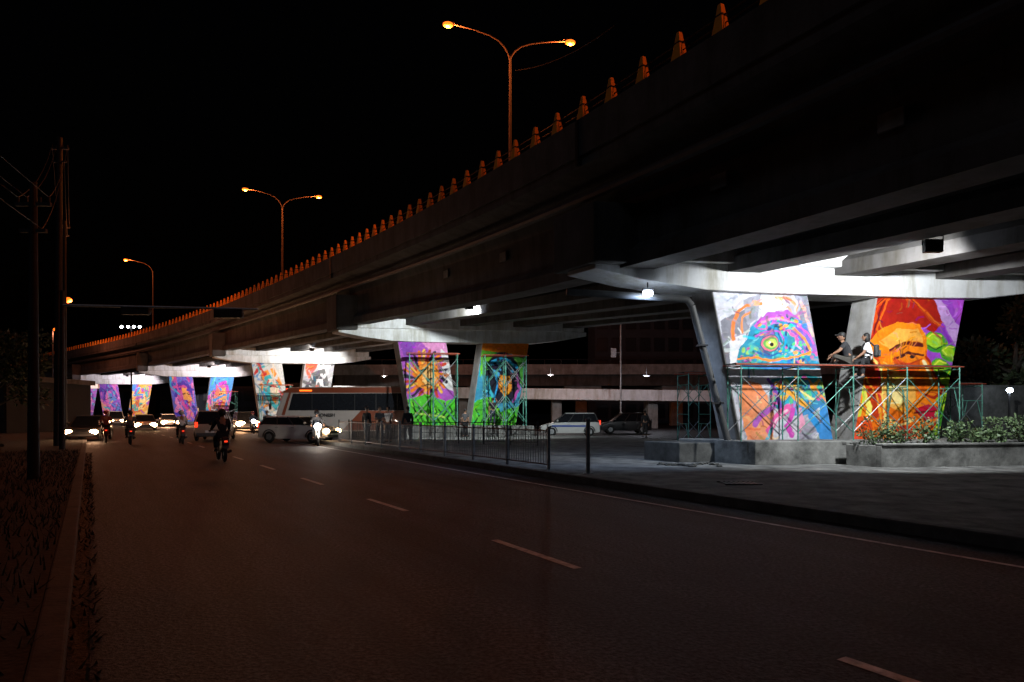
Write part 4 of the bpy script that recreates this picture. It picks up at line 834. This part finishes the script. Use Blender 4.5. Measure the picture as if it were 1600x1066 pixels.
car('black minivan with yellow headlights facing the camera in the distance', gx(382, 62), R(-60), PBk, head=True, L=4.2, H=1.7, hs=2.6)
car('silver car with headlights on, behind the riders', gx(262, 78), R(-55), PSi, head=True, kind='sedan', H=1.45, hs=2.4)
car('white minivan far down the road below the fifth pier', gx(180, 82), R(-55), PWh, head=True, H=1.8, hs=2.2)
car('dark red car with headlights on between the silver car and the black minivan', gx(318, 84), R(-58), PRd, head=True, kind='sedan', H=1.45, hs=2.4)
car('black car farthest down the road at the left edge of the traffic', gx(118, 88), R(-52), PBk, head=True, kind='sedan', H=1.5, hs=2.4)
car('tan car with headlights on behind the second motorbike from the left', gx(226, 62), R(-60), PTn, head=True, kind='sedan', H=1.45, hs=2.0)
car('black car parked under the third pier', gx(545, 66), R(5), PBk, kind='sedan', H=1.45)
bp_ = gx(430, 45); t = thing('bus', 'long pale coach with dark window band crossing under the flyover', 'bus', tuple(bp_), R(2))
PBus = paintmat('white_bus_paint', (.40, .34, .31)); PBus2 = paintmat('red_bus_paint', (.20, .045, .02))
LB, WB, HB = 9.6, 2.5, 3.35
def ext(mb, pts, y0, y1): mb.hexa([(x, y0, z) for x, z in pts], [(x, y1, z) for x, z in pts])
prof = [(.15, .35), (.02, .9), (.05, 1.55), (.55, 3.0), (.9, 3.28), (LB-.3, HB), (LB-.05, 3.1), (LB, .9), (LB-.1, .35)]
one('body', PBus, t, lambda mb: ext(mb, prof, 0, WB), bevel=.08)
one('window', M['glass'], t, lambda mb: ext(mb, ((.85, 1.75), (1.15, 2.85), (LB-.35, 2.9), (LB-.35, 1.75)), -.012, .02))
one('windscreen', M['glass'], t, lambda mb: mb.hexa([(.02, .15, 1.5), (.02, WB-.15, 1.5), (.53, WB-.2, 3.0), (.53, .2, 3.0)], [(.12, .15, 1.5), (.12, WB-.15, 1.5), (.63, WB-.2, 3.0), (.63, .2, 3.0)]))
one('pillar', PBus2, t, lambda mb: ext(mb, ((.62, 1.45), (.42, 1.45), (.92, 3.0), (1.05, 2.95)), -.02, 0))
for k in range(5): one('window_bar', M['black'], t, lambda mb: mb.box((2.4+k*1.4, -.02, 2.3), (.06, .02, 1.05)))
one('roof_band', PBus2, t, lambda mb: ext(mb, ((.3, 2.92), (1.0, 3.24), (LB-.3, 3.30), (LB-.3, 2.92)), -.016, .01))
one('side_stripe', PBus2, t, lambda mb: ext(mb, ((4.4, .45), (5.6, 1.73), (LB-.3, 1.73), (LB-.3, .45)), -.014, .01))
for x in (2.1, LB-2.4):
    mb = MB(); mb.torus((x, .12, .5), .38, .13, 'Y', 22, 8); wq = mb.build('wheel', M['rubber'], t, sm=True); mb = MB(); mb.tube([(x, .0, .5), (x, .2, .5)], .26, 16); mb.build('rim', M['galv'], wq)
    one('wheel_arch', M['black'], t, lambda mb: mb.tube([(x+math.cos(a*math.pi/10)*.56, -.01, .5+math.sin(a*math.pi/10)*.56) for a in range(11)], .03, 6))
for y in (.3, WB-.3): one('headlight', M['headl'], t, lambda mb: mb.ell((.03, y, .85), (.06, .2, .13)))
for y in (.4, WB-.4): one('marker_light', M['tail'], t, lambda mb: mb.ell((.72, y, 3.16), (.16, .14, .07)))
one('marker_light', M['sodium'], t, lambda mb: mb.box((2.0, -.05, 3.06), (.8, .04, .09)))
mb = MB(); mb.tube([(.35, -.02, 2.7), (-.25, -.1, 2.6), (-.3, -.1, 2.1)], .03, 6); mb.box((-.3, -.1, 2.0), (.1, .22, .4)); mb.build('mirror', M['black'], t)
def text(s_, size, parent, loc, rot, m, name='lettering'):
    cu = bpy.data.curves.new('t', 'FONT'); cu.body = s_; cu.size = size; cu.extrude = .004; cu.offset = .008; o = bpy.data.objects.new('t', cu); col.objects.link(o); dg = bpy.context.evaluated_depsgraph_get(); dg.update()
    me = bpy.data.meshes.new_from_object(o.evaluated_get(dg)); bpy.data.objects.remove(o); me.materials.clear(); me.materials.append(m)
    q = bpy.data.objects.new(name, me); col.objects.link(q); q.parent = parent; q.location = loc; q.rotation_euler = rot; return q
text('JONESH', .30, t, (2.85, -.03, 1.34), (R(90), 0, 0), M['black'])

def scooter(lab, loc, rz, paint, lit_head=False, group='motorbikes on the road'):
    t = thing('scooter', lab, 'motorbike', loc, rz, group)
    for x in (-.6, .62):
        mb = MB(); mb.torus((x, 0, .28), .225, .05, 'Y', 20, 8); wq = mb.build('wheel', M['rubber'], t, sm=True); mb = MB(); mb.tube([(x, -.04, .28), (x, .04, .28)], .06, 8)
        for k in range(5): a = k*6.283/5; mb.box((x+math.cos(a)*.1, 0, .28+math.sin(a)*.1), (.2, .03, .02), ax=Matrix.Rotation(-a, 3, 'Y'))
        mb.build('rim', M['galv'], wq)
    one('body', paint, t, lambda mb: ext(mb, ((-.85, .62), (-.75, .45), (-.3, .3), (.25, .3), (.38, .55), (.3, .58), (.0, .48), (-.2, .68), (-.8, .76)), -.11, .11), bevel=.05)
    one('leg_shield', paint, t, lambda mb: mb.hexa([(.25, -.15, .35), (.48, -.1, .4), (.48, .1, .4), (.25, .15, .35)], [(.38, -.14, .92), (.50, -.08, .92), (.50, .08, .92), (.38, .14, .92)]), bevel=.04)
    one('seat', M['black'], t, lambda mb: mb.box((-.42, 0, .77), (.72, .24, .10)), bevel=.04)
    one('fork', M['dsteel'], t, lambda mb: mb.tube([(.62, 0, .28), (.45, 0, .9), (.40, 0, 1.0)], .03, 8))
    one('handlebar', M['dsteel'], t, lambda mb: mb.tube([(.3, -.34, 1.0), (.4, -.12, 1.02), (.4, .12, 1.02), (.3, .34, 1.0)], .017, 8))
    one('fender', paint, t, lambda mb: mb.tube([(.62+math.cos(a*math.pi/8)*.31, 0, .28+math.sin(a*math.pi/8)*.31) for a in range(1, 8)], .045, 6))
    for s_ in (-1, 1): one('mirror', M['black'], t, lambda mb: (mb.tube([(.38, s_*.2, 1.02), (.36, s_*.27, 1.18)], .008, 5), mb.ell((.36, s_*.29, 1.22), (.02, .06, .04), 8, 6)))
    one('headlight', M['whitel'] if lit_head else M['galv'], t, lambda mb: mb.ell((.52, 0, .9 if not lit_head else .95), (.06, .17 if lit_head else .09, .15 if lit_head else .07), 10, 8))
    one('taillight', M['tail'], t, lambda mb: mb.box((-.87, 0, .68), (.04, .09, .045))); one('licence_plate', M['plastic_grey'], t, lambda mb: mb.box((-.86, 0, .50), (.015, .18, .1)))
    one('exhaust', M['dsteel'], t, lambda mb: mb.tube([(-.1, -.14, .28), (-.7, -.16, .36)], [.03, .05], 8))
ride = dict(pel=(0, 0, .90), hipL=(.10, -.03, .88), hipR=(-.10, -.03, .88), kneeL=(.17, -.40, .76), kneeR=(-.17, -.40, .76), ankL=(.16, -.38, .38), ankR=(-.16, -.38, .38), toeL=(.16, -.52, .34), toeR=(-.16, -.52, .34),
    belly=(0, -.02, 1.08), chest=(0, -.07, 1.27), neck=(0, -.10, 1.41), headb=(0, -.12, 1.48), shL=(.18, -.08, 1.35), shR=(-.18, -.08, 1.35), elL=(.25, -.28, 1.14), elR=(-.25, -.28, 1.14), wrL=(.28, -.50, 1.04), wrR=(-.28, -.50, 1.04))
def rider(px, d, heading, paint, lab_b, lab_p, top, helmet, lit=False):
    loc = gx(px, d); rz = math.atan2(heading.y, heading.x); scooter(lab_b, loc, rz, paint, lit)
    q = loc-heading*.22; person(lab_p, (q.x, q.y, q.z), rz+R(90), ride, top, CB, helmet=helmet, sleeves=1.2, group='riders on motorbikes')
HW = mat('white_helmet', (.7, .7, .7), .3, bump=0); HR_ = mat('red_helmet', (.4, .04, .03), .3, bump=0)
rider(346, 22.6, U, PBk, 'dark motorbike nearest the camera, ridden away down the left lane', 'rider in dark jacket and black helmet on the nearest motorbike', CB, M['black'])
rider(283, 35.0, U, PRd, 'dark red motorbike ridden by a person in a white helmet', 'rider in pale shirt and white helmet, left of the tan minivan', CW, HW)
rider(203, 34.5, U, PBk, 'black motorbike between the red helmet rider and the white helmet rider', 'rider in grey on the second motorbike from the left', CG, M['black'])
rider(165, 36.5, U, PRd, 'leftmost motorbike beside the black car', 'rider in dull red with red helmet, leftmost of the riders', CR, HR_)
rider(495, 33.2, Vector((.35, -.93, 0)).normalized(), PSi, 'motorbike with a glaring headlight in front of the silver car', 'rider in grey facing the camera in front of the silver car', CG, M['black'], True)
rider(395, 52, Vector((.45, -.9, 0)).normalized(), PBk, 'distant motorbike with headlight on beside the black minivan', 'rider in black approaching beside the black minivan', CB, HR_, True)
light('POINT', gx(495, 33.2, .9)+Vector((.5, -1.1, 0)), 130, (1, .85, .7), .06, name='headlight_glow_light')
light('POINT', gx(382, 60, .9)+Vector((.5, -2, 0)), 700, (1, .50, .24), .1, name='headlight_glow_light')
light('POINT', gx(138, 38, .7)+Vector((.8, -1, 0)), 130, (1, .54, .30), .1, name='headlight_glow_light')
light('POINT', gx(262, 75, .8), 800, (1, .48, .26), .1, name='headlight_glow_light')

# ---------------------------------------------------------------- background
O2 = Vector((-22, 84, 0)); dv2 = Vector((1, -.03, 0)).normalized(); pv2 = Vector((.03, 1, 0)).normalized()
t = thing('far_overpass', 'low grey overpass crossing in the background behind the murals', 'overpass', (-5, 84, 0))
mb = MB(); mb.slab(O2, dv2*70, pv2*8, 6.25, 7.5); mb.build('parapet', M['conc'], t, True, bevel=.03)
mb = MB(); mb.slab(O2+pv2*.6, dv2*70, pv2*7, 4.9, 6.248); mb.build('girder', M['conc_dark'], t, True)
for k in range(6):
    q = O2+dv2*(6+k*12)+pv2*3; mb = MB(); mb.slab(q, dv2*1.4, pv2*1.6, -.05, 4.2); mb.slab(q-dv2*1.6-pv2*2, dv2*4.6, pv2*5.6, 4.202, 4.898); mb.build('pier', M['conc'], t, True, bevel=.05)
mb = MB(); mb.tube([O2+pv2*.2+Vector((0, 0, 8.1)), O2+dv2*70+pv2*.2+Vector((0, 0, 8.1))], .05, 6)
for k in range(35): q = O2+dv2*(k*2)+pv2*.2; mb.tube([q+Vector((0, 0, 7.5)), q+Vector((0, 0, 8.1))], .04, 5)
mb.build('railing', M['dsteel'], t, True)
a = gx(520, 72, 0); c = gx(1120, 68, 0); t = thing('ramp', 'pale low ramp crossing behind the parked cars under the overpass', 'ramp', tuple(a))
mb = MB(); mb.hexa([a+Vector((0, 0, 3.3)), c+Vector((0, 0, 2.7)), c+Vector((0, 6, 2.7)), a+Vector((0, 6, 3.3))], [a+Vector((0, 0, 4.45)), c+Vector((0, 0, 3.8)), c+Vector((0, 6, 3.8)), a+Vector((0, 6, 4.45))]); mb.build('deck', M['white_conc'], t, True, bevel=.04)
for k in range(4): q = a.lerp(c, (k+.35)/4)+Vector((0, 1.5, 0)); mb = MB(); mb.slab(q, (1.0, 0, 0), (0, 2.5, 0), -.05, 3.0); mb.build('pier', M['conc'], t, True, bevel=.05)
def building(name, lab, px0, px1, d, h, floors, m, lit=(), group='dark buildings in the background', cols=6, cat='building'):
    a, c = gx(px0, d, 0), gx(px1, d, 0); wd = c.x-a.x; t = thing(name, lab, cat, ((a.x+c.x)/2, d, 0), 0, group)
    mb = MB(); mb.box((0, 5, h/2), (wd, 10, h)); mb.build('wall', m, t); mb = MB(); mb.box((0, 5, h+.2), (wd+.5, 10.5, .4)); mb.build('roof', M['conc_dark'], t)
    fh = h/floors; cw = wd/cols
    for i in range(floors):
        for j in range(cols):
            x = -wd/2+(j+.5)*cw; z = i*fh+fh*.55; f = MB(); f.box((x, -.03, z), (cw*.74, .08, fh*.62)); fr = f.build('window', M['dsteel'], t)
            g = MB(); g.box((x, -.075, z), (cw*.66, .02, fh*.54)); g.build('pane', M['warmwin'] if (i, j) in lit else M['bluewin'], fr)
M['warmwin'] = mat('lit_window', (.5, .4, .3), .5, bump=0, emis=(1, .5, .2), es=.5); M['bluewin'] = mat('window_glass', (.02, .028, .04), .3, bump=0)
M['bwall'] = mat('building_wall', (.05, .058, .075), .8, var=.2, scale=.5, bump=.1); M['bdark'] = mat('dark_plaster', (.012, .011, .011), .9, var=.2, scale=.5, bump=.1)
building('office_building', 'dark gridded building seen between the overpasses', 930, 1130, 105, 17, 5, M['bwall'], cols=9)
building('shophouse', 'low shophouse left of the road behind the poles', -80, 10, 50, 4.0, 1, M['bdark'], cols=4)
building('shophouse', 'wide dark shophouse behind the third pier', 420, 620, 110, 6, 2, M['bwall'], lit=((0, 2), (0, 5)), cols=8)
building('shophouse', 'distant shophouse behind the fourth pier with lit ground floor windows', 250, 400, 125, 6, 2, M['bwall'], lit=((0, 1), (0, 2), (0, 4)), cols=7)
building('shophouse', 'far shophouse at the left end of the road', 60, 210, 165, 7, 2, M['bwall'], lit=((0, 2), (0, 3), (1, 5)), cols=8)
a = gx(1470, 27, 0); mb = MB(); mb.slab(a, (9, 1.2, 0), (0, .2, 0), .0, 2.7); tag(mb.build('boundary_wall', M['kerb'], origin=tuple(a)), 'plain low wall behind the scaffold at the right edge', 'wall')
p = at(1577, 610, 26); t = thing('wall_lamp', 'small glaring white lamp in front of the trees at the right edge', 'lamp', (p.x, p.y, 0)); mb = MB(); mb.tube([(0, 0, 0), (0, 0, p.z)], .04, 8); mb.build('pole', M['dsteel'], t); mb = MB(); mb.ell((0, -.03, p.z), (.12, .07, .09)); mb.build('lens', M['led'], t)
light('POINT', (p.x, p.y-.15, p.z), 20, (.8, .9, 1), .05, t)
p = gx(970, 66, 0); t = thing('sign_post', 'thin pole rising above the background ramp', 'pole', tuple(p)); mb = MB(); mb.tube([(0, 0, 0), (0, 0, 10.3)], .08, 8); mb.build('pole', M['galv'], t); mb = MB(); mb.box((-.7, 0, 7.4), (.5, .05, .9)); mb.build('sign_plate', M['galv'], t); mb = MB(); mb.tube([(0, 0, 7.4), (-.5, 0, 7.4)], .03, 6); mb.build('bracket', M['galv'], t)
for k, (px, d, z, pw, cc) in enumerate(((860, 62, 5.0, 650, (1, .88, .84)), (1010, 60, 4.8, 600, (.86, .88, 1)), (600, 64, 5.0, 300, (1, .75, .6)))):  # invented fittings, added to brighten the ramp, parked cars and coach
    q = gx(px, d, z); t = thing('added_tube_lamp', ['added fill tube lamp above the white striped car', 'added fill tube lamp above the dark parked car', 'added fill tube lamp behind the coach'][k], 'lamp', tuple(q), 0, 'added fill tube lamps below the background overpass')
    mb = MB(); mb.box((0, 0, .05), (.6, .12, .08)); mb.build('housing', M['dsteel'], t); mb = MB(); mb.tube([(0, 0, .1), (0, 0, .8)], .02, 5); mb.build('stem', M['dsteel'], t); mb = MB(); mb.tube([(-.1, 0, 0), (.1, 0, 0)], .015, 8); mb.build('tube', M['whitel'], t); light('POINT', q+Vector((0, -.2, -.15)), pw, cc, .2, t)
print('built', len(bpy.data.objects))
